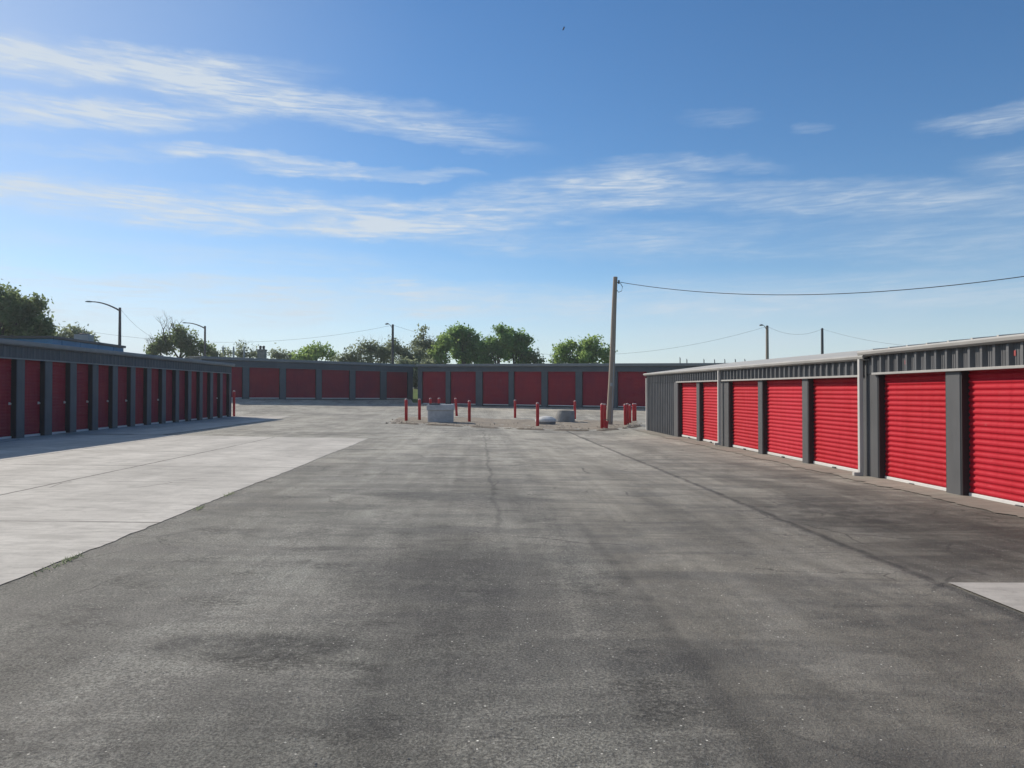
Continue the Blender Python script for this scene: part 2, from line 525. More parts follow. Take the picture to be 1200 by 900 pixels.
    def blot(cx, cy, rx, ry, k, colr=(0.05, 0.052, 0.052)):
        nonlocal c
        dx = nt.m('MULTIPLY', nt.m('ADD', nt.m('SUBTRACT', x, cx), nt.m('MULTIPLY', wob, 0.6)), 1 / rx)
        dy = nt.m('MULTIPLY', nt.m('ADD', nt.m('SUBTRACT', y, cy), wob2), 1 / ry)
        d = nt.m('ADD', nt.m('MULTIPLY', dx, dx), nt.m('MULTIPLY', dy, dy))
        v = nt.m('MULTIPLY', nt.step(d, 0.1, 1.2, 1.0, 0.0), nt.step(nC, 0.36, 0.6, 0.2, 1.0))
        c = nt.mix(nt.m('MULTIPLY', v, k), c, colr)

    def patch(x0, x1, y0, y1, k, colr):
        nonlocal c
        xx = nt.m('ADD', x, nt.m('MULTIPLY', wob2, 0.8))
        yy = nt.m('ADD', y, nt.m('MULTIPLY', wob2, 1.5))
        v = nt.m('MULTIPLY', nt.m('MULTIPLY', nt.step(xx, x0 - 0.04, x0 + 0.04), nt.step(xx, x1 - 0.03, x1 + 0.03, 1.0, 0.0)),
                 nt.m('MULTIPLY', nt.step(yy, y0 - 0.15, y0 + 0.15), nt.step(yy, y1 - 0.15, y1 + 0.15, 1.0, 0.0)))
        c = nt.mix(nt.m('MULTIPLY', v, k), c, colr)

    patch(-1.0, 0.66, 4.7, 7.6, 0.30, (0.075, 0.074, 0.072))
    patch(-0.6, 1.0, 10.6, 12.6, 0.22, (0.09, 0.088, 0.084))
    patch(1.9, 3.9, 12.5, 16.5, 0.16, (0.24, 0.23, 0.205))
    patch(-3.6, -1.2, 15.0, 17.2, 0.20, (0.10, 0.098, 0.094))
    blot(-1.35, 4.75, 0.75, 0.30, 0.85)
    blot(-0.45, 3.75, 0.45, 0.25, 0.6)
    blot(0.1, 6.3, 1.1, 0.7, 0.45)
    blot(-0.4, 11.5, 1.6, 0.9, 0.55)
    blot(-2.0, 8.6, 1.3, 0.6, 0.35)
    blot(5.6, 10.3, 2.2, 1.5, 0.55, (0.044, 0.042, 0.036))
    blot(6.4, 7.6, 2.0, 1.0, 0.5, (0.045, 0.042, 0.036))
    blot(3.6, 5.6, 1.6, 0.8, 0.45)
    blot(1.0, 4.4, 0.35, 0.3, 0.6)
    blot(-8.0, 47.0, 3.0, 2.2, 0.5, (0.07, 0.07, 0.068))
    blot(-14.0, 50.0, 3.0, 1.6, 0.5, (0.07, 0.07, 0.068))
    blot(-1.0, 33.5, 3.0, 2.0, 0.3)
    blot(4.5, 33.0, 3.0, 2.4, 0.45)
    blot(-6.0, 28.5, 3.5, 1.2, 0.45, (0.075, 0.074, 0.07))
    # crazing
    vor = nt.new('ShaderNodeTexVoronoi', feature='DISTANCE_TO_EDGE')
    nt.put(vor.inputs['Vector'], nt.mix(0.25, pos, nt_noise_col(nt, pos, 1.5)))
    vor.inputs['Scale'].default_value = 0.62
    cr = nt.step(vor.outputs['Distance'], 0.002, 0.012, 1.0, 0.0)
    cr = nt.m('MULTIPLY', cr, nt.step(nt.noise(pos, 0.35, 4), 0.52, 0.6))
    c = nt.mix(nt.m('MULTIPLY', cr, 0.6), c, (0.03, 0.03, 0.03))
    c = nt.mix(nt.m('MULTIPLY', nt.step(nM, 0.50, 0.64, 0.0, 0.16), rough_side), c, (0.08, 0.079, 0.075))
    c = nt.mix(nt.m('MULTIPLY', nt.step(nM, 0.34, 0.46, 0.10, 0.0), rough_side), c, (0.30, 0.295, 0.275))
    # aggregate: dark pits, pale stones, painted glints
    c = nt.mix(nt.m('MULTIPLY', nt.step(nD, 0.40, 0.56, 0.72, 0.0), nt.m('ADD', nt.m('MULTIPLY', rough_side, 0.6), 0.4)), c, (0.045, 0.044, 0.042))
    c = nt.mix(nt.m('MULTIPLY', nt.step(nD, 0.52, 0.66, 0.0, 0.45), rough_side), c, (0.34, 0.335, 0.315))
    c = nt.mix(nt.step(nE, 0.50, 0.70, 0.0, 0.50), c, (0.36, 0.35, 0.33))
    v2 = nt.new('ShaderNodeTexVoronoi')
    nt.put(v2.inputs['Vector'], pos)
    v2.inputs['Scale'].default_value = 26
    v2s = nt.new('ShaderNodeSeparateXYZ')
    nt.put(v2s.inputs[0], v2.outputs['Color'])
    v2c = v2s.outputs[1]
    sp = nt.m('MULTIPLY', nt.m('LESS_THAN', v2.outputs['Distance'], 0.14), nt.m('GREATER_THAN', v2s.outputs[0], 0.80))
    c = nt.mix(nt.m('MULTIPLY', sp, nt.m('MULTIPLY', v2c, 0.95)), c, (0.75, 0.74, 0.70))  # white specks: sun glints on the stones put into the colour
    nV = nt.noise(nt.scaled(pos, (0.9, 0.35, 1), loc=(7, 2, 0)), 1.0, 5, 0.6, 0.6)
    fac = nt.m('MULTIPLY', nt.step(nT, 0.36, 0.62, 1.07, 0.95), nt.step(nS, 0.42, 0.60, 1.07, 0.87))
    fac = nt.m('MULTIPLY', fac, nt.step(nT2, 0.38, 0.64, 1.03, 0.96))
    fac = nt.m('MULTIPLY', fac, nt.step(nV, 0.38, 0.60, 1.14, 0.86))
    # crumbling spots: sharp ragged pits where the binder has gone
    nR = nt.noise(nt.scaled(pos, (1.0, 1.7, 1), loc=(1, 5, 0)), 1.25, 4, 0.55)
    nR2 = nt.noise(nt.scaled(pos, (1.0, 1.5, 1)), 22.0, 4, 0.65)
    crumb = nt.m('MULTIPLY', nt.step(nR, 0.55, 0.68), nt.step(nR2, 0.50, 0.56, 1.0, 0.0))
    fac = nt.m('MULTIPLY', fac, nt.m('SUBTRACT', 1.0, nt.m('MULTIPLY', nt.m('MULTIPLY', crumb, rough_side), 0.45)))
    fac = nt.m('MULTIPLY', fac, 1.26)
    def lane(x0, w, y0, y1, k, wv=0.3, fade=1.5, brk=None):
        nonlocal fac
        xx = nt.m('ADD', x, nt.m('ADD', nt.m('MULTIPLY', wob, wv), nt.m('MULTIPLY', wob2, 0.5)))
        d = nt.m('ABSOLUTE', nt.m('SUBTRACT', xx, x0))
        v = nt.step(d, w * 0.35, w * 1.8, 1.0, 0.0)
        v = nt.m('MULTIPLY', v, nt.m('MULTIPLY', nt.step(y, y0 - fade, y0 + fade), nt.step(y, y1 - fade, y1 + fade, 1.0, 0.0)))
        v = nt.m('MULTIPLY', v, nt.step(nC, 0.32, 0.56, 0.45, 1.0))
        fac = nt.m('MULTIPLY', fac, nt.m('SUBTRACT', 1.0, nt.m('MULTIPLY', v, k)))

    lane(1.25, 0.06, 2.0, 9.0, 0.14, 0.30)          # drip line
    lane(3.94, 0.04, 4.0, 36.0, 0.28, 0.12)          # lay seam
    lane(0.25, 0.028, 8.0, 33.0, 0.16, 0.45)         # crack
    lane(-0.35, 0.40, 3.0, 8.5, 0.20, 0.35)
    lane(2.55, 0.25, 10.0, 34.0, 0.10, 0.4)
    lane(5.15, 0.30, 8.0, 34.0, 0.16, 0.4)
    lane(-1.75, 0.55, 5.0, 40.0, -0.16, 0.4)         # pale worn track
    lane(0.75, 0.22, 12.0, 30.0, -0.10, 0.3)
    lane(2.0, 0.30, 4.0, 22.0, -0.09, 0.3)
    rl3 = nt.m('MULTIPLY', nt.step(x, 3.86, 3.98), nt.step(y, 5.0, 26.0, 1.0, 0.25))
    fac = nt.m('MULTIPLY', fac, nt.m('SUBTRACT', 1.0, nt.m('MULTIPLY', rl3, nt.step(nV, 0.38, 0.6, 0.04, 0.22))))
    ox = nt.m('MULTIPLY', nt.m('SUBTRACT', x, 5.3), 1 / 1.9)
    oy = nt.m('MULTIPLY', nt.m('SUBTRACT', y, 9.2), 1 / 2.4)
    od = nt.m('ADD', nt.m('ADD', nt.m('MULTIPLY', ox, ox), nt.m('MULTIPLY', oy, oy)), nt.m('MULTIPLY', wob, 0.8))
    fac = nt.m('MULTIPLY', fac, nt.m('SUBTRACT', 1.0, nt.m('MULTIPLY', nt.step(od, 0.1, 1.4, 0.26, 0.0), nt.step(nS, 0.38, 0.56, 0.4, 1.0))))
    qx = nt.m('MULTIPLY', nt.m('ADD', x, 1.35), 1 / 0.62)
    qy = nt.m('MULTIPLY', nt.m('SUBTRACT', y, 4.72), 1 / 0.34)
    qd = nt.m('ADD', nt.m('ADD', nt.m('MULTIPLY', qx, qx), nt.m('MULTIPLY', qy, qy)), nt.m('MULTIPLY', wob2, 5.0))
    fac = nt.m('MULTIPLY', fac, nt.m('SUBTRACT', 1.0, nt.m('MULTIPLY', nt.step(qd, 0.2, 1.2, 0.42, 0.0), nt.step(nM, 0.42, 0.6, 1.0, 0.25))))
    # fine branching cracks
    vk = nt.new('ShaderNodeTexVoronoi', feature='DISTANCE_TO_EDGE')
    nt.put(vk.inputs['Vector'], nt.mix(0.30, pos, nt_noise_col(nt, pos, 2.6)))
    vk.inputs['Scale'].default_value = 1.15
    ck = nt.m('MULTIPLY', nt.step(vk.outputs['Distance'], 0.002, 0.011, 1.0, 0.0), nt.step(nt.noise(pos, 0.45, 4, 0.6), 0.54, 0.62))
    fac = nt.m('MULTIPLY', fac, nt.m('SUBTRACT', 1.0, nt.m('MULTIPLY', ck, 0.5)))
    gcol = nt.new('ShaderNodeCombineColor')
    nt.put(gcol.inputs[0], nt.m('MULTIPLY', fac, 1.02))
    nt.put(gcol.inputs[1], fac)
    nt.put(gcol.inputs[2], nt.m('MULTIPLY', fac, 0.93))
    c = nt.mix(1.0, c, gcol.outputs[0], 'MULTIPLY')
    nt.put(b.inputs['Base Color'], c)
    nt.put(b.inputs['Roughness'], nt.step(nS, 0.3, 0.75, 0.92, 0.70))
    b.inputs['Specular IOR Level'].default_value = 0.35
    hgt = nt.m('ADD', nt.m('MULTIPLY', nD, 1.0), nt.m('ADD', nt.m('MULTIPLY', nE, 0.4), nt.m('MULTIPLY', nC, 1.5)))
    nt.put(b.inputs['Normal'], nt.bump(hgt, 0.8, 0.022))
    return m


M['asphalt'] = asphalt_material()


def soil(name, a, bcol, grass=None, scale=1.0):
    m, nt, b, pos = material(name)
    n1 = nt.noise(pos, 0.5 * scale, 6, 0.65)
    n2 = nt.noise(pos, 9 * scale, 6, 0.75)
    c = nt.mix(nt.step(n1, 0.35, 0.65), a, bcol)
    c = nt.mix(nt.step(n2, 0.4, 0.65, 0.0, 0.55), c, tuple(v * 0.45 for v in a))
    if grass:
        c = nt.mix(nt.step(nt.noise(pos, 0.22, 5), 0.5, 0.62), c, grass)
    nt.put(b.inputs['Base Color'], c)
    b.inputs['Roughness'].default_value = 0.95
    b.inputs['Specular IOR Level'].default_value = 0.15
    nt.put(b.inputs['Normal'], nt.bump(n2, 0.9, 0.04))
    return m


M['grass_ground'] = soil('grassy_ground', (0.085, 0.13, 0.03), (0.11, 0.16, 0.035), (0.14, 0.12, 0.07))
M['dirt'] = soil('dark_damp_dirt', (0.22, 0.19, 0.15), (0.13, 0.112, 0.09), None, 2.0)
M['gravel'] = soil('tan_gravel', (0.37, 0.325, 0.26), (0.28, 0.245, 0.20), None, 2.0)


def wood_mat():
    m, nt, b, pos = material('weathered_pole_wood')
    n = nt.noise(nt.scaled(pos, (14, 14, 0.6)), 1.5, 5, 0.65)
    c = nt.mix(nt.step(n, 0.3, 0.7), (0.20, 0.16, 0.125), (0.34, 0.285, 0.235))
    nt.put(b.inputs['Base Color'], c)
    b.inputs['Roughness'].default_value = 0.85
    nt.put(b.inputs['Normal'], nt.bump(n, 0.4, 0.01))
    return m


M['pole_wood'] = wood_mat()


def bark_mat():
    m, nt, b, pos = material('tree_bark')
    n = nt.noise(nt.scaled(pos, (6, 6, 1.5)), 2.0, 5, 0.7)
    c = nt.mix(n, (0.05, 0.042, 0.034), (0.13, 0.11, 0.09))
    nt.put(b.inputs['Base Color'], c)
    b.inputs['Roughness'].default_value = 0.9
    return m


M['bark'] = bark_mat()


def leaf_mat(name, dark, light):
    m, nt, b, pos = material(name)
    nt.n.remove(b)
    geo = nt.new('ShaderNodeNewGeometry')
    n = nt.noise(pos, 0.55, 3, 0.6)
    f = nt.m('ADD', nt.m('MULTIPLY', geo.outputs['Random Per Island'], 0.55), nt.m('MULTIPLY', nt.step(n, 0.3, 0.7), 0.45))
    c = nt.mix(f, dark, light)
    d = nt.new('ShaderNodeBsdfDiffuse')
    t = nt.new('ShaderNodeBsdfTranslucent')
    nt.put(d.inputs['Color'], c)
    nt.put(t.inputs['Color'], nt.mix(0.5, c, tuple(min(1, v * 1.5) for v in light)))
    mxs = nt.new('ShaderNodeMixShader')
    mxs.inputs[0].default_value = 0.5
    nt.l.new(d.outputs[0], mxs.inputs[1])
    nt.l.new(t.outputs[0], mxs.inputs[2])
    out = nt.n['Material Output']
    nt.l.new(mxs.outputs[0], out.inputs['Surface'])
    return m


M['leaf_green'] = leaf_mat('poplar_leaves', (0.115, 0.205, 0.08), (0.245, 0.38, 0.135))
M['leaf_light'] = leaf_mat('fresh_leaves', (0.15, 0.23, 0.075), (0.32, 0.44, 0.14))
M['leaf_dark'] = leaf_mat('dark_leaves', (0.095, 0.14, 0.07), (0.20, 0.255, 0.115))
M['leaf_olive'] = leaf_mat('olive_leaves', (0.135, 0.17, 0.11), (0.26, 0.30, 0.185))


# ------------------------------------------------------------------ mesh helpers
class MB:
    """collects shapes; build() links them as one mesh object"""

    def __init__(self, f=None):
        self.v = []
        self.f = []
        self.sm = []
        self.map = f

    def add(self, verts, faces, smooth=False):
        o = len(self.v)
        if self.map:
            verts = [self.map(*p) for p in verts]
        self.v += [tuple(p) for p in verts]
        self.f += [tuple(i + o for i in q) for q in faces]
        self.sm += [smooth] * len(faces)

    def box(self, a0, a1, b0, b1, c0, c1):
        vs = [(a, b, c) for a in (a0, a1) for b in (b0, b1) for c in (c0, c1)]
        self.add(vs, [(0, 1, 3, 2), (4, 6, 7, 5), (0, 4, 5, 1), (2, 3, 7, 6), (0, 2, 6, 4), (1, 5, 7, 3)])

    def bbox(self, a0, a1, b0, b1, c0, c1, e=0.02):
        """box with chamfered edges all round"""
        vs, idx = [], {}
        for i, (a, sa) in enumerate(((a0, 1), (a1, -1))):
            for j, (b, sb) in enumerate(((b0, 1), (b1, -1))):
                for k, (c, sc) in enumerate(((c0, 1), (c1, -1))):
                    idx[i, j, k, 0] = len(vs); vs.append((a, b + sb * e, c + sc * e))
                    idx[i, j, k, 1] = len(vs); vs.append((a + sa * e, b, c + sc * e))
                    idx[i, j, k, 2] = len(vs); vs.append((a + sa * e, b + sb * e, c))
        F = []
        for i in (0, 1):
            F.append([idx[i, 0, 0, 0], idx[i, 0, 1, 0], idx[i, 1, 1, 0], idx[i, 1, 0, 0]])
            F.append([idx[0, i, 0, 1], idx[0, i, 1, 1], idx[1, i, 1, 1], idx[1, i, 0, 1]])
            F.append([idx[0, 0, i, 2], idx[0, 1, i, 2], idx[1, 1, i, 2], idx[1, 0, i, 2]])
        for i in (0, 1):
            for j in (0, 1):
                F.append([idx[i, j, 0, 0], idx[i, j, 1, 0], idx[i, j, 1, 1], idx[i, j, 0, 1]])
                F.append([idx[i, 0, j, 0], idx[i, 1, j, 0], idx[i, 1, j, 2], idx[i, 0, j, 2]])
                F.append([idx[0, i, j, 1], idx[1, i, j, 1], idx[1, i, j, 2], idx[0, i, j, 2]])
                for k in (0, 1):
                    F.append([idx[i, j, k, 0], idx[i, j, k, 1], idx[i, j, k, 2]])
        self.add(vs, F)

    def tube(self, pts, radii, n=8, cap=True):
        pts = [Vector(p) for p in pts]
        if not hasattr(radii, '__len__'):
            radii = [radii] * len(pts)
        vs, fs = [], []
        up = Vector((0.31, 0.17, 0.93)).normalized()
        for i, p in enumerate(pts):
            t = (pts[min(i + 1, len(pts) - 1)] - pts[max(i - 1, 0)]).normalized()
            a = t.cross(up)
            if a.length < 0.05:
                a = t.cross(Vector((1, 0, 0)))
            a.normalize()
            b = t.cross(a)
            for k in range(n):
                w = 2 * math.pi * k / n
                vs.append(p + (a * math.cos(w) + b * math.sin(w)) * radii[i])
        for i in range(len(pts) - 1):
            for k in range(n):
                fs.append((i * n + k, i * n + (k + 1) % n, (i + 1) * n + (k + 1) % n, (i + 1) * n + k))
        self.add(vs, fs, True)
        if cap:
            m = len(vs)
            self.add(vs[:n], [tuple(range(n))[::-1]])
            self.add(vs[m - n:], [tuple(range(n))])

    def lathe(self, c, prof, n=20, shift=None):
        """prof: (radius, z) from bottom to top; shift: sideways offset per ring"""
        vs, fs = [], []
        for i, (r, z) in enumerate(prof):
            ox, oy = shift[i] if shift else (0, 0)
            for k in range(n):
                w = 2 * math.pi * k / n
                vs.append((c[0] + ox + r * math.cos(w), c[1] + oy + r * math.sin(w), c[2] + z))
        for i in range(len(prof) - 1):
            for k in range(n):
                fs.append((i * n + k, i * n + (k + 1) % n, (i + 1) * n + (k + 1) % n, (i + 1) * n + k))
        fs.append(tuple(range(n))[::-1])
        fs.append(tuple(range((len(prof) - 1) * n, len(prof) * n)))
        self.add(vs, fs)

    def build(self, name, mat, parent=None, origin=None, smooth=None):
        me = bpy.data.meshes.new(name)
        o0 = Vector(origin) if origin is not None else (parent_loc(parent) if parent else Vector((0, 0, 0)))
        me.from_pydata([(p[0] - o0.x, p[1] - o0.y, p[2] - o0.z) for p in self.v], [], self.f)
        me.materials.append(mat)
        sm = self.sm if smooth is None else [smooth] * len(self.f)
        me.polygons.foreach_set('use_smooth', sm)
        me.update()
        ob = bpy.data.objects.new(name, me)
        col.objects.link(ob)
        if parent:
            ob.parent = parent
            if origin is not None:
                ob.location = o0 - parent_loc(parent)
        else:
            ob.location = o0
        return ob


def parent_loc(p):
    v = Vector((0, 0, 0))
    while p:
        v += p.location
        p = p.parent
    return v


def tag(o, label=None, cat=None, group=None, kind=None):
    if label: o['label'] = label
    if cat: o['category'] = cat
    if group: o['group'] = group
    if kind: o['kind'] = kind
    return o


def empty(name, loc, label, cat, group=None):
    o = bpy.data.objects.new(name, None)
    o.empty_display_size = 0.3
    col.objects.link(o)
    o.location = loc
    return tag(o, label, cat, group)


def copy_tree(o, parent=None):
    c = o.copy()
    col.objects.link(c)
    c.parent = parent
    for ch in list(o.children):
        copy_tree(ch, c)
    return c


# ------------------------------------------------------------------ ground
def grid_sheet(name, mat, xs, yfun, nv, lift, jx=None):
    """sheet that follows the terrain: xs columns, yfun(x)->(y0,y1)"""
    pts = []
    for x in xs:
        y0, y1 = yfun(x)
        for j in range(nv + 1):
            pts.append((x, y0 + (y1 - y0) * j / nv))
    pts = np.array(pts)
    if jx is not None:
        pts = jx(pts)
    z = gz_arr(pts) + lift
    b = MB()
    n = nv + 1
    fs = [(i * n + j, (i + 1) * n + j, (i + 1) * n + j + 1, i * n + j + 1) for i in range(len(xs) - 1) for j in range(nv)]
    b.add([(p[0], p[1], zz) for p, zz in zip(pts, z)], fs, True)
    return tag(b.build(name, mat), kind='structure')


def axis(lo, hi, step, far):
    a = list(np.arange(lo, hi + 1e-6, step))
    s = step
    x = hi
    while x < far:
        s *= 1.5
        x += s
        a.append(x)
    s = step
    x = lo
    while x > -far:
        s *= 1.5
        x -= s
        a.insert(0, x)
    return a


gx = axis(-26, 18, 1.0, 800)
gy = axis(-10, 72, 1.0, 800)
gp = np.array([(x, y) for x in gx for y in gy])
gzv = gz_arr(gp) - 0.03
b = MB()
ny = len(gy)
b.add([(p[0], p[1], z) for p, z in zip(gp, gzv)],
      [(i * ny + j, (i + 1) * ny + j, (i + 1) * ny + j + 1, i * ny + j + 1) for i in range(len(gx) - 1) for j in range(ny - 1)], True)
tag(b.build('ground', M['grass_ground']), kind='structure')

# facade end points of the two buildings across the far end
FL0, FL1 = at(236, 467, 57.6), at(484, 467.6, 68.3)
FR0, FR1 = at(489.5, 473.3, 64.6), at(905, 480, 54.9)


def far_line(x):
    if x <= FL1.x:
        t = (x - FL0.x) / (FL1.x - FL0.x)
        return FL0.y + (FL1.y - FL0.y) * max(t, -0.6)
    t = (x - FR0.x) / (FR1.x - FR0.x)
    return FR0.y + (FR1.y - FR0.y) * min(max(t, 0), 1.0)


grid_sheet('asphalt_yard', M['asphalt'], list(np.arange(-24, 17.01, 0.5)), lambda x: (-9.0, far_line(x) + 0.6), 150, 0.0)


# left concrete apron with a ragged edge against the asphalt
def ragged(pts):
    e = np.isclose(pts[:, 0], -3.7)
    yy = pts[:, 1]
    pts[e, 0] += 0.014 * np.sin(yy[e] * 0.9) + 0.006 * np.sin(yy[e] * 4.1 + 1) + rng.normal(0, 0.009, e.sum())
    t = np.isclose(pts[:, 1], pts[:, 1].max())
    pts[t, 1] += 0.10 * np.sin(pts[t, 0] * 1.1)
    return pts


grid_sheet('concrete_apron', M['concrete_apron'], [-14.2, -13, -12, -11, -10, -9, -8, -7, -6, -5, -4.3, -3.7],
           lambda x: (-8.0, 26.2), 240, 0.006, ragged)
grid_sheet('concrete_walk', M['concrete_apron'], [-14.2, -13.2, -12.2, -11.2, -10.6], lambda x: (26.35, 44.5), 40, 0.012)
grid_sheet('concrete_pad', M['concrete_pad'], [4.02, 4.8, 5.6, 6.4, 7.2], lambda x: (-8.0, 6.42), 30, 0.012)


def strip_edge(pts):
    e = np.isclose(pts[:, 0], 7.28)
    pts[e, 0] += 0.06 * np.sin(pts[e, 1] * 2.1) + rng.normal(0, 0.045, e.sum())
    return pts


grid_sheet('concrete_strip', M['concrete_strip'], [7.28, 7.5, 7.7, 8.2], lambda x: (6.55, 36.6), 240, 0.012, strip_edge)

# grassy bank behind the far buildings
b = MB()
vs = []
for i in range(41):
    px_ = 150 + i * 20
    for j, (dd_, zz_) in enumerate(((74, -0.2), (77, 0.15), (80, 0.6), (86, 1.05), (96, 1.1))):
        q = at(px_, 465, dd_)
        vs.append((q.x, q.y, gz(q.x, q.y) + zz_ + random.uniform(-.05, .05)))
b.add(vs, [(i * 5 + j, (i + 1) * 5 + j, (i + 1) * 5 + j + 1, i * 5 + j + 1) for i in range(40) for j in range(4)], True)
tag(b.build('grass_bank', M['grass_ground']), kind='structure')

# gravel island
isl_front = [(452, 496.5), (476, 497), (510, 498.5), (550, 500.5), (590, 502.5), (630, 504), (670, 505), (706, 505), (735, 502.5), (752, 499.5)]
isl_back = [(462, 488.5), (480, 487.8), (510, 487.4), (540, 487.6), (575, 488.8), (610, 489.8), (650, 490.6), (690, 491), (730, 491.6), (752, 492)]
fr = [on_ground(*p)[0] for p in isl_front]
bk = [on_ground(*p)[0] for p in isl_back]
b = MB()
cols_, rows_ = 72, 16
vs = []
for i in range(cols_ + 1):
    t = i / cols_ * (len(fr) - 1)
    k = min(int(t), len(fr) - 2)
    q = t - k
    f0 = fr[k].lerp(fr[k + 1], q)
    b0 = bk[k].lerp(bk[k + 1], q)
    for j in range(rows_ + 1):
        s = j / rows_
        p = f0.lerp(b0, s)
        edge = min(1.0, min(s, 1 - s) * 6, min(i, cols_ - i) / 3)
        p.x += random.uniform(-.08, .08)
        p.y += random.uniform(-.12, .12)
        vs.append((p.x, p.y, gz(p.x, p.y) - 0.03 + edge * (0.045 + random.uniform(-.02, .02))))
n = rows_ + 1
b.add(vs, [(i * n + j, (i + 1) * n + j, (i + 1) * n + j + 1, i * n + j + 1) for i in range(cols_) for j in range(rows_)], True)
tag(b.build('gravel_island', M['gravel']), kind='structure')


# dark damp soil along the island's front rim
b = MB()
vs = []
for i in range(145):
    t = i / 144 * (len(fr) - 1)
    k = min(int(t), len(fr) - 2)
    q = fr[k].lerp(fr[k + 1], t - k)
    w_ = 0.32 + 0.22 * math.sin(i * 0.9) * math.sin(i * 0.37) + random.uniform(-.08, .08)
    sink = 0.06 * max(0.0, math.sin(i * 0.31) + 0.5 * math.sin(i * 0.83) - 0.1)
    if i in (0, 144):
        w_ = 0.05
    for dy, lift in ((-0.10 - w_ * 0.3, 0.005), (0.0, 0.025), (w_, 0.055)):
        yy = q.y + dy + random.uniform(-.03, .03)
        vs.append((q.x, yy, gz(q.x, yy) + lift - sink))
b.add(vs, [(i * 3 + j, (i + 1) * 3 + j, (i + 1) * 3 + j + 1, i * 3 + j + 1) for i in range(144) for j in range(2)], True)
tag(b.build('dirt_edge', M['dirt']), kind='structure')


# ------------------------------------------------------------------ storage rows
def door_curtain(mb, s0, s1, n0, z0, z1, pitch=0.098, depth=0.02):
    prof = []
    z = z0
    while z < z1 - 1e-4:
        for q, d in ((0.0, 0.0), (0.08, 0.30), (0.18, 0.88), (0.28, 1.0), (0.50, 1.0), (0.60, 0.85), (0.70, 0.25), (0.78, 0.0)):
            zz = z + q * pitch
            if zz < z1:
                prof.append((zz, n0 + d * depth))
        z += pitch
    prof.append((z1, n0))
    vs, fs = [], []
    for zz, nn in prof:
        vs += [(s0, nn, zz), (s1, nn, zz)]
    for i in range(len(prof) - 1):
        fs.append((2 * i, 2 * i + 1, 2 * i + 3, 2 * i + 2))
    mb.add(vs, fs, True)


def ribbed(mb, s0, s1, n0, z0, z1, pitch=0.30, h=0.05, w0=0.12, w1=0.055):
    """vertical ribbed sheet, real ribs"""
    pr = [(s0, n0)]
    s = s0 + 0.12
    while s + w0 < s1:
        pr += [(s, n0), (s + (w0 - w1) / 2, n0 + h), (s + (w0 + w1) / 2, n0 + h), (s + w0, n0)]
        m1 = s + w0 + (pitch - w0) * 0.36
        m2 = s + w0 + (pitch - w0) * 0.64
        for q in (m1, m2):
            if q + 0.02 < s1:
                pr += [(q, n0), (q + 0.008, n0 + 0.008), (q + 0.016, n0)]
        s += pitch
    pr.append((s1, n0))
    vs, fs = [], []
    for a, nn in pr:
        vs += [(a, nn, z0), (a, nn, z1)]
    for i in range(len(pr) - 1):
        fs.append((2 * i, 2 * i + 2, 2 * i + 3, 2 * i + 1))
    mb.add(vs, fs)


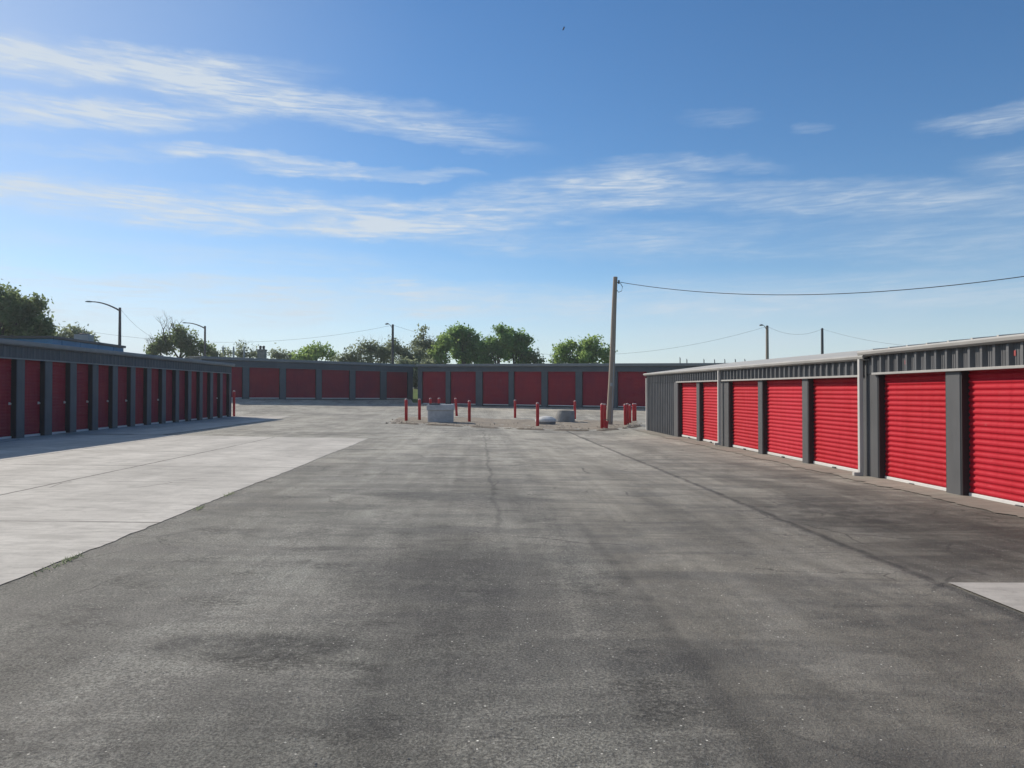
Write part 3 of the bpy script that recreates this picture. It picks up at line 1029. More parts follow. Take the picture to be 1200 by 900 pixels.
def storage_row(label, p0, p1, zb, openings, H, Rf, k=(1.0, 1.0), depth=7.0, rec=0.15, mats=None,
                panels=(), downspouts=(), slope=0.09, latches=True, name='storage_building', gutter=0.13, ribs=True,
                normal_left=False, roof_ribs=False, latch_far=True, corner=False, rib_h=0.05, group='storage buildings round the yard',
                overhang=0.12, stickers=()):
    p0, p1 = Vector((p0[0], p0[1], 0)), Vector((p1[0], p1[1], 0))
    L = (p1 - p0).length
    d = (p1 - p0) / L
    nrm = Vector((-d.y, d.x, 0)) if normal_left else Vector((d.y, -d.x, 0))

    def f(s, n, z):
        t = s / L
        q = p0 + d * s + nrm * n
        zz = zb[0] + (zb[1] - zb[0]) * t + z * (k[0] + (k[1] - k[0]) * t)
        return (q.x, q.y, zz)

    root = empty(name, f(L / 2, 0, 0), label, 'building', group)
    mt = mats
    inner = -(rec + 0.09)
    w = MB(f)
    w.box(0, L, -depth, inner, -0.3, Rf)
    ribbed_end = MB(f)
    w.build('wall', mt['wall'], root)
    # fascia band over the doors
    fa = MB(f)
    fa.box(0, L, inner - 0.01, -0.004, H, Rf - 0.003)
    if ribs:
        ribbed(fa, 0.0, L, 0.0, H, Rf, h=rib_h)
    else:
        fa.box(0, L, -0.003, 0.002, H, Rf - 0.001)
    fa.build('fascia', mt['panel'], root)
    # piers between openings
    edges = []
    cur = 0.0
    for (a, c) in sorted(openings):
        if a - cur > 0.02:
            edges.append((cur, a))
        cur = c
    if L - cur > 0.02:
        edges.append((cur, L))
    for (a, c) in edges:
        is_panel = any(a - 0.01 <= q[0] <= c for q in panels)
        pm = MB(f)
        if is_panel:
            q = [q for q in panels if a - 0.01 <= q[0] <= c][0]
            pm.box(q[0] + 0.001, c, inner, -0.004, -0.3, H - 0.002)
            ribbed(pm, q[0], q[1], 0.001, -0.1, H, h=0.045)
            pm.build('wall_panel', mt['panel'], root)
            if q[0] - a > 0.1:
                pp = MB(f)
                pp.bbox(a, q[0], inner, 0.03, -0.3, H - 0.002, 0.01)
                pp.build('pier', mt['pier'], root)
        else:
            pm.bbox(a, c, inner, 0.0, -0.3, H - 0.002, 0.012)
            pm.build('pier', mt['pier'], root)
    ht = MB(f)
    lo = min(a for a, c in openings) - 0.1
    hi = max(c for a, c in openings) + 0.1
    ht.bbox(max(lo, 0.0), min(hi, L), 0.004, (rib_h + 0.014 if ribs else 0.03), H - 0.022, H + 0.022, 0.005)
    ht.build('header_trim', mt['htrim'], root)
    # doors
    for i, (a, c) in enumerate(openings):
        dm = MB(f)
        door_curtain(dm, a + 0.0, c - 0.0, -rec, 0.08, H + 0.02, 0.098, mt.get('curtain', 0.02))
        dr = dm.build('door', mt['door'], root)
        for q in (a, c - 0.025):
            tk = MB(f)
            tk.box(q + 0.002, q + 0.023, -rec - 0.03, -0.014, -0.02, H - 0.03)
            tk.build('jamb_shade_strip', M['black'], dr)  # black strip on each jamb: shade of the recess put into colour
        bm_ = MB(f)
        bm_.bbox(a + 0.03, c - 0.03, -rec - 0.01, -rec + 0.04, 0.012, 0.078, 0.008)
        if mt.get('pull'):
            ph = MB(f)
            mid_ = (a + c) / 2 + 0.1
            ph.bbox(mid_ - 0.07, mid_ + 0.07, -rec + 0.042, -rec + 0.075, 0.005, 0.045, 0.006)
            ph.build('pull_handle', M['dark_metal'], dr)
        bm_.build('bottom_bar', mt['bar'], dr)
        if latches and (latches == 1 or (i * 7 + i // 3) % 5 in (0, 1, 3)):
            sl = (c - 0.13) if latch_far else (a + 0.13)
            lm = MB(f)
            lm.bbox(sl - 0.04, sl + 0.04, -rec + 0.018, -rec + 0.035, 1.02, 1.10, 0.006)
            lm.bbox(sl - 0.018, sl + 0.018, -rec + 0.0355, -rec + 0.075, 1.03, 1.08, 0.006)
            lm.build('latch', mt['latch'], dr)
    # roof: low gable, real thickness
    ov = overhang
    rz = Rf + 0.015
    hw = depth / 2
    rm = MB(f)
    rid = rz + slope * hw
    th = 0.05
    prof = [(ov, rz - slope * ov * 0), (-hw, rid), (-depth - ov, rz), (-depth - ov, rz - 0.0 + th), (-hw, rid + th), (ov, rz + th)]
    vs = [(-0.10 if e == 0 else L + 0.10, n_, z_) for e in (0, 1) for n_, z_ in prof]
    m_ = len(prof)
    rm.add(vs, [(i, (i + 1) % m_, m_ + (i + 1) % m_, m_ + i) for i in range(m_)] +
           [(0, 5, 4, 1), (1, 4, 3, 2), (m_ + 1, m_ + 4, m_ + 5, m_), (m_ + 2, m_ + 3, m_ + 4, m_ + 1)])
    # gable infill
    for e in (0.02, L - 0.02):
        rm.add([(e, -0.02, Rf - 0.02), (e, -depth + 0.02, Rf - 0.02), (e, -hw, rid)], [(0, 1, 2)])
    if roof_ribs:
        s = 0.1
        while s < L:
            a_, c_ = s, s + 0.045
            hgt = 0.02
            rm.add([(a_, ov, rz + th), (c_, ov, rz + th), (c_, ov, rz + th + hgt), (a_, ov, rz + th + hgt),
                    (a_, -hw, rid + th), (c_, -hw, rid + th), (c_, -hw, rid + th + hgt), (a_, -hw, rid + th + hgt)],
                   [(0, 1, 2, 3), (0, 3, 7, 4), (1, 5, 6, 2), (3, 2, 6, 7), (4, 7, 6, 5)])
            s += 0.61
    rm.build('roof', mt['roof'], root)
    # eave gutter, rounded section, closed ends
    gm = MB(f)
    g0, g1 = Rf - gutter + 0.05, Rf + 0.06
    gp_ = [(0.012, g0), (ov - 0.01, g0 - 0.0), (ov + 0.035, g0 + 0.03), (ov + 0.045, g0 + 0.07), (ov + 0.045, g1 - 0.02), (ov + 0.03, g1),
           (ov + 0.004, g1), (ov + 0.003, g0 + 0.02), (0.012, g0 + 0.02)]
    vs = [(-0.12 if e == 0 else L + 0.12, n_, z_) for e in (0, 1) for n_, z_ in gp_]
    m_ = len(gp_)
    gm.add(vs, [(i, (i + 1) % m_, m_ + (i + 1) % m_, m_ + i) for i in range(m_)] + [tuple(range(m_))[::-1], tuple(range(m_, 2 * m_))])
    gm.build('gutter', mt['gutter'], root)
    for s in downspouts:
        dn = MB(f)
        dn.bbox(s - 0.045, s + 0.045, 0.07, 0.15, 0.10, g0 - 0.002, 0.008)
        dn.bbox(s - 0.045, s + 0.045, 0.075, 0.27, 0.03, 0.10, 0.008)
        dn.build('downspout', mt['spout'], root)
    if corner:
        for e in corner:
            cm = MB(f)
            cm.bbox(e - 0.06, e + 0.06, -0.02, 0.075, -0.05, Rf - 0.14, 0.008)
            cm.build('corner_trim', mt['spout'], root)
    for (s, z, cname) in stickers:
        st = MB(f)
        st.box(s - 0.025, s + 0.025, 0.003, 0.010, z - 0.04, z + 0.04)
        st.build('sticker', M[cname], root)
    return root, f


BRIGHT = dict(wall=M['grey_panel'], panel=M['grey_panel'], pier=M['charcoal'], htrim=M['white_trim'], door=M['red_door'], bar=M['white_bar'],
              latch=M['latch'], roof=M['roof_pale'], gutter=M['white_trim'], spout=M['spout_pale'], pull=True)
DULL = dict(wall=M['charcoal_shaded'], panel=M['charcoal_shaded'], pier=M['charcoal_shaded'], htrim=M['grey_trim'], door=M['red_door_shaded'], bar=M['white_bar'],
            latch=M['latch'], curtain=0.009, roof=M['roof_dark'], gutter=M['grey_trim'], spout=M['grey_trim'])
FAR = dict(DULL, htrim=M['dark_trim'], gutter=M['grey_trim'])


def YR(px):
    return y_on(XR, px)


# right-hand row, near half (taller roof)
yC1 = YR(1017)
opC = [(YR(1108), YR(1028.5))]
y = YR(1125)
while y > 1.5:
    opC.append((y - 2.65, y))
    y -= 3.05
yC0 = opC[-1][0] - 0.4
opCl = [(a - yC0, c - yC0) for a, c in opC]
storage_row('near half of the bright red doored right row, with the slightly taller roof', (XR, yC0), (XR, yC1),
            (CAM_Z - 1.672, CAM_Z - 1.672), opCl, 2.075, 2.475, (0.99, 1.01), 8.5, 0.15, BRIGHT, normal_left=True, downspouts=[yC1 - yC0 + 0.09],
            roof_ribs=True, latches=False, slope=0.085, gutter=0.09, rib_h=0.06,
            stickers=[(YR(1053) - yC0, 2.26, 'white_bar'), (YR(1062) - yC0, 2.26, 'red_post'), (YR(1190) - yC0, 2.28, 'faded_red')])
# right-hand row, far half
yB0 = yC1 + 0.02
yB1 = YR(758.5)
opB = [(YR(1007), YR(946.5)), (YR(939.7), YR(893)), (YR(888), YR(853.5)), (YR(843), YR(819.3)), (YR(816), YR(795))]
opBl = [(a - yB0, c - yB0) for a, c in opB]
LB = yB1 - yB0
storage_row('far half of the bright red doored right row, ending in a ribbed wall', (XR, yB0), (XR, yB1),
            (CAM_Z - 1.655, CAM_Z - 1.63), opBl, 2.045, 2.40, (1.0, 1.07), 8.5, 0.15, dict(BRIGHT, gutter=M['gutter_grey']), normal_left=True, downspouts=[YR(846.5) - yB0],
            latches=False, slope=0.12, panels=[(YR(790.3) - yB0, LB)], gutter=0.09, rib_h=0.06, corner=[LB - 0.05])

# left-hand row, in its own shade
yL0 = y_on(XL, 20)
PIT = 1.527
i0 = -9
yl_start = yL0 + i0 * PIT
yl_end = y_on(XL, 271.3)
opL = []
for i in range(i0, 13):
    a = yL0 + i * PIT + 0.40
    opL.append((a - yl_start, a + 1.127 - yl_start))
opL[-1] = (opL[-1][0], min(opL[-1][1], yl_end - yl_start - 0.3))
hgt0 = lambda y_: 1.318 - (y_ - 23.1) / 20.0 * 0.088
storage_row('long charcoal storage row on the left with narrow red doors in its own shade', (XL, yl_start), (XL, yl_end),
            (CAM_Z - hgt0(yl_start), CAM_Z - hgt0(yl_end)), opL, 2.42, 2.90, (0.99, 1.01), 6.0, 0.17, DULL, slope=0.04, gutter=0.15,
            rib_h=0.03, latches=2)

# far end, left building
LFL = (FL1 - FL0).xy.length


def s_on(p0, p1, px):
    """distance along the facade p0->p1 where picture column px meets it"""
    a, c = at(px, 460, 10), at(px, 460, 90)
    dx, dy = c.x - a.x, c.y - a.y
    ex, ey = p1.x - p0.x, p1.y - p0.y
    den = dx * ey - dy * ex
    t = ((p0.x - a.x) * ey - (p0.y - a.y) * ex) / den
    q = (a.x + dx * t, a.y + dy * t)
    return math.hypot(q[0] - p0.x, q[1] - p0.y)


edgesL = [(249, 284.5), (292, 328), (335, 370.5), (377, 410), (416.5, 446), (453, 478)]
opF = [(s_on(FL0, FL1, a), s_on(FL0, FL1, c)) for a, c in edgesL]
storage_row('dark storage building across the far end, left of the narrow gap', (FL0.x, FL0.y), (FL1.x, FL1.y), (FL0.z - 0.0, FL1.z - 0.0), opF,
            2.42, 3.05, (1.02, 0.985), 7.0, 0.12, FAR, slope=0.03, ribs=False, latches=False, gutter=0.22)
edgesR = [(494.4, 522.3), (527.5, 557.5), (565, 596), (602, 634.5), (641.5, 674.5), (682, 714), (723.5, 758)]
opG = [(s_on(FR0, FR1, a), s_on(FR0, FR1, c)) for a, c in edgesR]
pg = 2.76
while opG[-1][1] + pg < (FR1 - FR0).xy.length - 0.3:
    a = opG[-1][0] + pg
    opG.append((a, a + 2.3))
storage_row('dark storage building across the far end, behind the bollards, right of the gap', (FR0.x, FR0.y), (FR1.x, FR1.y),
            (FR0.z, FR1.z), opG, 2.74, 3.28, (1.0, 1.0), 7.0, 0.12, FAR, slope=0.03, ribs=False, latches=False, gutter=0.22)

# ------------------------------------------------------------------ bollards on and round the island
proto = None


def make_bollard(h):
    root = empty('bollard', (0, 0, 0), 'red bollard', 'bollard')
    p = MB()
    p.lathe((0, 0, 0), [(0.080, -0.1), (0.080, h - 0.06), (0.080, h - 0.02)], 16)
    p.build('post', M['red_post'], root, smooth=False)
    c = MB()
    c.lathe((0, 0, 0), [(0.080, h - 0.02), (0.070, h + 0.015), (0.042, h + 0.035), (0.010, h + 0.042)], 16)
    c.build('cap', M['cap_pale'], root)
    for o in root.children:
        for p_ in o.data.polygons:
            p_.use_smooth = abs(p_.normal.z) < 0.9
    return root


BOLL = [
    (476, 493.5, 468, 0, 'leftmost red bollard of the island, by the far gap between buildings'),
    (491.6, 492.3, 468, 0, 'red bollard just left of the grey concrete box'),
    (504.4, 488.0, 467, 0, 'red bollard half hidden behind the left end of the grey box'),
    (514.3, 488.0, 467, 0, 'red bollard half hidden behind the middle of the grey box'),
    (535.2, 487.5, 467, 0.06, 'leaning red bollard behind and right of the grey box'),
    (550, 494.6, 470, 0, 'red bollard right of the grey box at the front edge'),
    (603.6, 489.7, 469, 0, 'lone red bollard at the back of the island left of the pale lid'),
    (630, 499.8, 472.5, 0, 'red bollard standing in front of the pale concrete lid'),
    (673.6, 491.0, 470, 0, 'red bollard behind the concrete manhole cone'),
    (705.6, 502.4, 473.6, 0, 'red bollard with the red bucket at its foot left of the pole'),
    (708.6, 500.2, 474, 0, 'red bollard tucked behind the one beside the red bucket'),
    (732.8, 498.7, 474, 0, 'first red bollard right of the wooden pole'),
    (735.4, 497.8, 473.4, 0, 'second red bollard right of the wooden pole, touching the first in view'),
    (738.4, 495.8, 474.6, 0, 'third red bollard right of the wooden pole'),
    (742.4, 493.4, 473.2, 0, 'fourth red bollard right of the wooden pole, near the ribbed wall'),
    (744.6, 493.2, 473.4, 0, 'rightmost red bollard of the group beside the ribbed wall'),
]
BH = 1.08
proto = make_bollard(BH)
pos_cache = []
for i, (px, by, ty, lean, lab) in enumerate(BOLL):
    o = proto if i == 0 else copy_tree(proto)
    p, dd = on_ground(px, by)
    o.location = p
    hpx = (by - ty) * dd / FPX
    sc = hpx / BH
    o.scale = (0.95 * max(0.85, min(1.1, sc)), 0.95 * max(0.85, min(1.1, sc)), sc)
    o.rotation_euler = (random.uniform(-.012, .012), lean + random.uniform(-.01, .01), i * 0.7)
    tag(o, lab, 'bollard', 'red bollards round the gravel island')
o = copy_tree(proto)
p, dd = on_ground(274.2, 488.0)
o.location = p
hpx = (488 - 458.5) * dd / FPX
o.scale = (0.85, 0.85, hpx / BH)
o.rotation_euler = (0, 0, 0.4)
tag(o, 'red bollard at the far corner of the left storage row', 'bollard', 'red bollards round the gravel island')

# ------------------------------------------------------------------ grey concrete box
p, dd = on_ground(516, 495.2)
wpx = dd / FPX
root = empty('utility_box', p, 'grey concrete utility box with a thick rim and dark cover on its top', 'utility box')
w2 = 32 * wpx / 2
hb = 21.5 * wpx
b = MB(lambda x, y, z: (p.x + x, p.y + 0.55 + y, p.z + z))
b.bbox(-w2 + 0.05, w2 - 0.05, -0.5, 0.5, -0.08, hb * 0.70, 0.025)
b.build('body', M['box_grey'], root)
b = MB(lambda x, y, z: (p.x + x, p.y + 0.55 + y, p.z + z))
for a in ((-w2, w2, -0.56, -0.40), (-w2, w2, 0.40, 0.56), (-w2, -w2 + 0.14, -0.398, 0.398), (w2 - 0.14, w2, -0.398, 0.398)):
    b.bbox(*a, hb * 0.66, hb * 0.97, 0.02)
b.build('rim', M['box_grey'], root)
b = MB(lambda x, y, z: (p.x + x, p.y + 0.55 + y, p.z + z))
b.bbox(-w2 + 0.12, -0.05, -0.50, 0.45, hb * 0.975, hb * 1.04, 0.01)
b.build('cover', M['black'], root)
b = MB(lambda x, y, z: (p.x + x, p.y + 0.55 + y, p.z + z))
b.bbox(-0.03, w2 - 0.04, -0.50, 0.48, hb * 0.93, hb * 0.985, 0.01)
b.build('lid', M['concrete_light'], root)

# ------------------------------------------------------------------ pale concrete lid and eccentric manhole cone
p, dd = on_ground(640.5, 497.6)
k = dd / FPX
c = (p.x, p.y + 0.5, p.z)
root = empty('concrete_lid', c, 'low round concrete lid with a pale domed top on the gravel', 'manhole lid')
b = MB()
b.lathe(c, [(11.2 * k, -0.08), (11.8 * k, 0.05), (11.8 * k, 3.2 * k)], 28)
b.build('base_ring', M['concrete_grey'], root)
b = MB()
b.lathe(c, [(12.4 * k, 3.25 * k), (12.6 * k, 5.2 * k), (11.4 * k, 6.8 * k), (7.5 * k, 8.8 * k), (2 * k, 9.8 * k)], 28)
b.build('dome', M['concrete_light'], root)  # dome much paler than its ring: sun on the top put into colour
p, dd = on_ground(662.5, 494.8)
k = dd / FPX
c = (p.x, p.y + 0.55, p.z)
b = MB()
r0 = 12.6 * k
b.lathe(c, [(r0, -0.08), (r0, 1.0 * k), (10.9 * k, 9.5 * k), (10.2 * k, 12.5 * k), (10.0 * k, 13.4 * k), (8.2 * k, 13.5 * k), (7.6 * k, 11.0 * k)], 32,
        [(0, 0), (0, 0), (1.4 * k, 0), (2.0 * k, 0), (2.0 * k, 0), (2.0 * k, 0), (2.0 * k, 0)])
o = b.build('manhole_cone', M['concrete_grey'], None, origin=c)
tag(o, 'grey concrete manhole cone with a slanted left side standing on the gravel', 'manhole cone')

# red bucket
p, dd = on_ground(709.8, 502.0)
k = dd / FPX
root = empty('bucket', p, 'small red bucket at the foot of a bollard left of the wooden pole', 'bucket')
b = MB()
b.lathe(p, [(2.6 * k, 0.0), (3.3 * k, 7.6 * k), (3.6 * k, 7.7 * k), (3.6 * k, 8.5 * k), (3.2 * k, 8.5 * k), (2.9 * k, 6.0 * k)], 18)
b.build('body', M['red_post'], root)
b = MB()
b.tube([(p.x + 3.5 * k * math.cos(t), p.y, p.z + 8.0 * k + 2.4 * k * math.sin(t)) for t in np.linspace(0, math.pi, 10)], 0.012, 5)
b.build('handle', M['dark_metal'], root)

# loose rubble along the island's front rim
def rock(c, r):
    mb = MB()
    vs, fs = [], []
    n_, m_ = 6, 4
    for i in range(m_ + 1):
        for j in range(n_):
            th, ph = math.pi * i / m_, 2 * math.pi * j / n_
            q = r * random.uniform(0.75, 1.2)
            vs.append((c[0] + q * math.sin(th) * math.cos(ph), c[1] + q * math.sin(th) * math.sin(ph), c[2] + 0.6 * q * math.cos(th)))
    for i in range(m_):
        for j in range(n_):
            fs.append((i * n_ + j, i * n_ + (j + 1) % n_, (i + 1) * n_ + (j + 1) % n_, (i + 1) * n_ + j))
    return vs, fs


b = MB()
for _ in range(260):
    t = random.random() * (len(fr) - 1)
    k = min(int(t), len(fr) - 2)
    q = fr[k].lerp(fr[k + 1], t - k).lerp(bk[k].lerp(bk[k + 1], t - k), abs(random.gauss(0.03, 0.25)) % 1.0)
    r = random.uniform(0.012, 0.035)
    vs, fs = rock((q.x, q.y, gz(q.x, q.y) + 0.06), r)
    b.add(vs, fs)
o = b.build('rubble', M['gravel'])
tag(o, 'loose tan rubble scattered over the gravel island', 'rubble', kind='stuff')
# grit on the asphalt close by
b = MB()
for _ in range(600):
    yy = 3.2 + 12 * random.random() ** 1.6
    xx = random.uniform(-0.8, 0.72) * yy + 0.04 * yy
    if xx < -3.8 or xx > 7.0 or (xx > 3.9 and yy < 6.6):
        continue
    r = random.uniform(0.0015, 0.005)
    vs, fs = rock((xx, yy, gz(xx, yy) + r * 0.4), r)
    b.add(vs, fs)
o = b.build('grit', M['concrete_grey'])
tag(o, 'loose grit scattered over the near asphalt', 'grit', kind='stuff')

# weeds along the concrete edge
b = MB()
for (cx, cy, n_) in ((-3.66, 7.1, 40), (-3.62, 10.2, 30), (-3.68, 11.6, 24), (-3.64, 6.75, 14)):
    for _ in range(n_):
        x = cx + random.gauss(0, .02); y = cy + random.gauss(0, .10)
        z = gz(x, y)
        h = random.uniform(.015, .05); a = random.uniform(0, 6.28); w = .006
        tip = (x + math.cos(a) * h * .8, y + math.sin(a) * h * .8, z + h)
        b.add([(x - w, y, z), (x + w, y, z), tip], [(0, 1, 2)])
o = b.build('weeds', M['leaf_olive'])
tag(o, 'small weeds in the seam along the concrete apron', 'weeds', kind='stuff')


# ------------------------------------------------------------------ poles, lamps, wires
def wire(a, c, sag, r, label, group='overhead wires'):
    a, c = Vector(a), Vector(c)
    pts = []
    for i in range(25):
        t = i / 24
        q = a.lerp(c, t)
        q.z -= sag * 4 * t * (1 - t)
        pts.append(q)
    b = MB()
    b.tube(pts, r, 5, False)
    return tag(b.build('wire', M['wire'], None, origin=a), label, 'wire', group)


def at_h(px, py, depth):
    return at(px, py, depth)


# the big leaning pole
pb, dp = on_ground(713.8, 497.5)
pt = at(721.6, 324.5, dp)
root = empty('utility_pole', pb, 'tall bare wooden utility pole leaning beside the island', 'utility pole', 'utility poles')
b = MB()
n_ = 14
b.tube([Vector(pb).lerp(pt, t) + Vector((0.02 * math.sin(t * 5), 0, -0.2 if t == 0 else 0)) for t in np.linspace(0, 1, n_)],
       list(np.linspace(0.185, 0.115, n_)), 14)
b.build('shaft', M['pole_wood'], root)
b = MB()
hk = at(725.2, 330.5, dp)
b.tube([at(722.5, 331.5, dp), hk], 0.025, 6)
b.tube([hk + Vector((0, 0, 0.1)), hk - Vector((0, 0, 0.1))], 0.05, 8)
b.build('insulator', M['dark_metal'], root)
b = MB()
b.tube([at(727, 332, dp), at(729.5, 336, dp), at(728.5, 341, dp), at(725, 342.5, dp), at(723, 340, dp)], 0.018, 5)
b.build('wire_loop', M['wire'], root)
b = MB()
cd = [Vector(pb).lerp(pt, t) + Vector((0.10 - 0.05 * t, -0.17 + 0.05 * t, 0)) for t in np.linspace(0.02, 0.42, 8)]
b.tube(cd, 0.022, 6)
b.build('conduit', M['steel'], root)
b = MB()
q = Vector(pb).lerp(pt, 0.27)
b.bbox(q.x - 0.06, q.x + 0.06, q.y - 0.20, q.y - 0.155, q.z - 0.09, q.z + 0.09, 0.01)
b.build('tag_plate', M['steel'], root)
wire(hk, at(1330, 303, 26), 0.95, 0.017, 'long dark wire sagging from the leaning wooden pole to the right')


def util_pole(px, ty, depth, label, lamp=False, rad=0.13, wd=None, arm=False):
    pt = at(px, ty, depth)
    base = Vector((pt.x, pt.y, gz(pt.x, pt.y) - 0.05))
    root = empty('utility_pole', base, label, 'utility pole', 'utility poles')
    b = MB()
    b.tube([base, base.lerp(pt, 0.5), pt], [rad * 1.15, rad, rad * 0.85], 10)
    b.build('shaft', wd or M['pole_wood'], root)
    b = MB()
    b.lathe(pt + Vector((0.0, 0, -0.02)), [(rad * 0.9, 0), (rad * 0.9, 0.06), (rad * 0.4, 0.12)], 8)
    b.build('pole_cap', M['dark_metal'], root)
    if lamp:
        b = MB()
        q = pt + Vector((-0.1, 0, -0.3))
        e = pt + Vector((-0.55, 0, 0.12))
        b.tube([q, pt + Vector((-0.35, 0, 0.08)), e], 0.03, 6)
        b.build('lamp_arm', M['dark_metal'], root)
        b = MB()
        b.tube([e + Vector((0.10, 0, 0.02)), e + Vector((-0.08, 0, 0.04)), e + Vector((-0.30, 0, -0.02))], [0.06, 0.11, 0.07], 8)
        b.build('lamp_head', M['steel'], root)
    return pt


u2 = util_pole(460.3, 381, 88, 'slim utility pole behind the left far building, with a small lamp', True, 0.15, M['dark_metal'])
u3 = util_pole(899.0, 382.5, 84, 'utility pole with a small lamp behind the right storage row', True, 0.17)
u4 = util_pole(963.5, 385.5, 88, 'dark plain utility pole behind the right storage row', False, 0.16, M['dark_metal'])
wire(u2, at(52, 379, 82), 2.0, 0.011, 'wire from the slim utility pole running left past the two street lamps')
wire(u2, u3, 3.3, 0.011, 'long wire between the slim pole and the pole above the right row')
wire(u3, u4, 0.75, 0.011, 'short wire between the two poles above the right row')
wire(u4, at(1130, 409, 60), 0.5, 0.010, 'faint wire dropping right from the dark plain pole')


def street_lamp(px, ty, hx, hy, depth, label):
    pt = at(px, ty, depth)
    base = Vector((pt.x, pt.y, gz(pt.x, pt.y) - 0.05))
    head = at(hx, hy, depth)
    root = empty('street_lamp', base, label, 'street lamp', 'street lamps beyond the left row')
    b = MB()
    b.tube([base, base.lerp(pt, 0.5), pt], [0.16, 0.13, 0.10], 12)
    b.lathe(base, [(0.26, 0), (0.26, 0.12), (0.17, 0.2)], 12)
    b.build('shaft', M['lamp_metal'], root)
    b = MB()
    s = pt + Vector((0, 0, -0.28))
    v = head - s
    pts = []
    for t in np.linspace(0, 0.84, 9):
        q = s + v * t
        q.z = s.z + v.z * math.sin(t / 0.84 * math.pi / 2) ** 0.9
        pts.append(q)
    b.tube(pts, list(np.linspace(0.07, 0.045, 9)), 8)
    b.build('arm', M['lamp_metal'], root)
    b = MB()
    e = pts[-1]
    dv = Vector((v.x, v.y, 0)).normalized()
    L = abs(v.x) * 0.17
    vs, fs = [], []
    side = Vector((-dv.y, dv.x, 0))
    for (t, hw_, hh) in ((-0.05, 0.05, 0.05), (0.25, 0.14, 0.07), (0.75, 0.15, 0.06), (1.05, 0.07, 0.03)):
        c_ = e + dv * (L * t)
        for sx, sz in ((-1, -0.6), (1, -0.6), (1, 1), (-1, 1)):
            vs.append(c_ + side * (hw_ * sx) + Vector((0, 0, hh * sz)))
    for i in range(3):
        for j in range(4):
            fs.append((i * 4 + j, i * 4 + (j + 1) % 4, i * 4 + 4 + (j + 1) % 4, i * 4 + 4 + j))
    fs += [(3, 2, 1, 0), (12, 13, 14, 15)]
    b.add(vs, fs)
    b.build('lamp_head', M['steel'], root)
    return pt


l1 = street_lamp(140.6, 360.5, 101, 353.6, 66, 'taller street lamp rising beside the blue building')
l2 = street_lamp(240.3, 382, 214.5, 378.4, 86, 'smaller street lamp in front of the half bare tree')
wire(l1 + Vector((0.1, 0, -0.2)), at(182, 396, 76), 0.35, 0.010, 'thin wire dropping from the taller street lamp')

# thin posts on the skyline
for i, (px, ty, dpt, w_, lab) in enumerate(((261.4, 405.4, 96, 0.10, 'thin pale post left of the chimney, leftmost of three'), (273.8, 406, 96, 0.10, 'thin pale post left of the chimney, middle of three'),
                                            (286.0, 406, 96, 0.10, 'thin pale post left of the chimney, rightmost of three'))):
    q = at(px, ty, dpt)
    g0 = gz(q.x, q.y)
    b = MB()
    b.tube([(q.x, q.y, g0 - 0.1), (q.x, q.y, q.z - 0.25), (q.x, q.y, q.z)], [w_ * 1.2, w_ * 1.1, w_ * 0.5], 8)
    tag(b.build('post', M['steel'], None, origin=(q.x, q.y, g0)), lab, 'post', 'thin posts beyond the far left building')
where = ('behind the leaning pole end of the right row', 'second from the left', 'third from the left', 'fourth from the left', 'fifth from the left', 'sixth from the left', 'rightmost')
for i, (px, ty) in enumerate(((797, 420), (805, 422), (825, 422), (837.5, 422.4), (849.5, 422.2), (861.8, 422), (873, 422))):
    q = at(px, ty, 92)
    g0 = gz(q.x, q.y)
    b = MB()
    b.tube([(q.x, q.y, g0 - 0.1), (q.x, q.y, q.z)], [0.07, 0.055], 8)
    b.tube([(q.x, q.y, q.z), (q.x - 0.05, q.y, q.z + 0.15)], [0.05, 0.03], 6)
    tag(b.build('fence_post', M['dark_metal'], None, origin=(q.x, q.y, g0)),
        ('thin post just above the roof of the right row, ' + (where[i] if i else 'leftmost')), 'fence post', 'thin posts above the right row roof')

# ------------------------------------------------------------------ chimney stack with two pots
q = at(307, 410.5, 100)
g0 = gz(q.x, q.y)
root = empty('chimney', (q.x, q.y, g0), 'pale masonry chimney with two dark pots beyond the far left building', 'chimney')
b = MB(lambda x, y, z: (q.x + x, q.y + y, z))
b.bbox(-0.50, 0.50, -0.45, 0.45, g0 - 0.2, q.z - 0.05, 0.02)
b.bbox(-0.56, 0.56, -0.51, 0.51, q.z - 0.052, q.z + 0.10, 0.02)
b.build('stack', M['concrete_grey'], root)
for sx in (-0.20, 0.22):
    b = MB()
    b.lathe((q.x + sx, q.y, q.z + 0.098), [(0.17, 0), (0.15, 0.22), (0.19, 0.28), (0.19, 0.42), (0.08, 0.5)], 12)
    b.build('chimney_pot', M['dark_metal'], root)

# ------------------------------------------------------------------ blue building beyond the left row
XBL = -25.0
yb0, yb1 = y_on(XBL, 61), y_on(XBL, 144.5)
zt0 = at(64, 396.5, 1).z
hz = CAM_Z + 3.32
root = empty('blue_building', (XBL, (yb0 + yb1) / 2, gz(XBL, yb0)), 'flat roofed blue building showing above the left storage row', 'building')
b = MB()
b.box(XBL - 12, XBL, yb0, yb1, gz(XBL, yb0) - 0.3, hz)
b.build('wall', M['blue_wall'], root)
b = MB()
b.bbox(XBL - 12.1, XBL + 0.12, yb0 - 0.1, yb1 + 0.12, hz + 0.002, hz + 0.16, 0.02)
b.build('parapet_trim', M['dark_metal'], root)
b = MB()
for yy in np.arange(yb0 + 1.0, yb1 - 0.5, 2.2):
    b.box(XBL + 0.002, XBL + 0.03, yy, yy + 0.06, gz(XBL, yb0), hz - 0.003)
b.build('wall_seams', M['blue_wall'], root)
ya = y_on(XBL - 2.5, 98)
root = empty('rooftop_unit', (XBL - 2.5, ya, hz + 0.165), 'small grey rooftop unit on the blue building', 'rooftop unit')
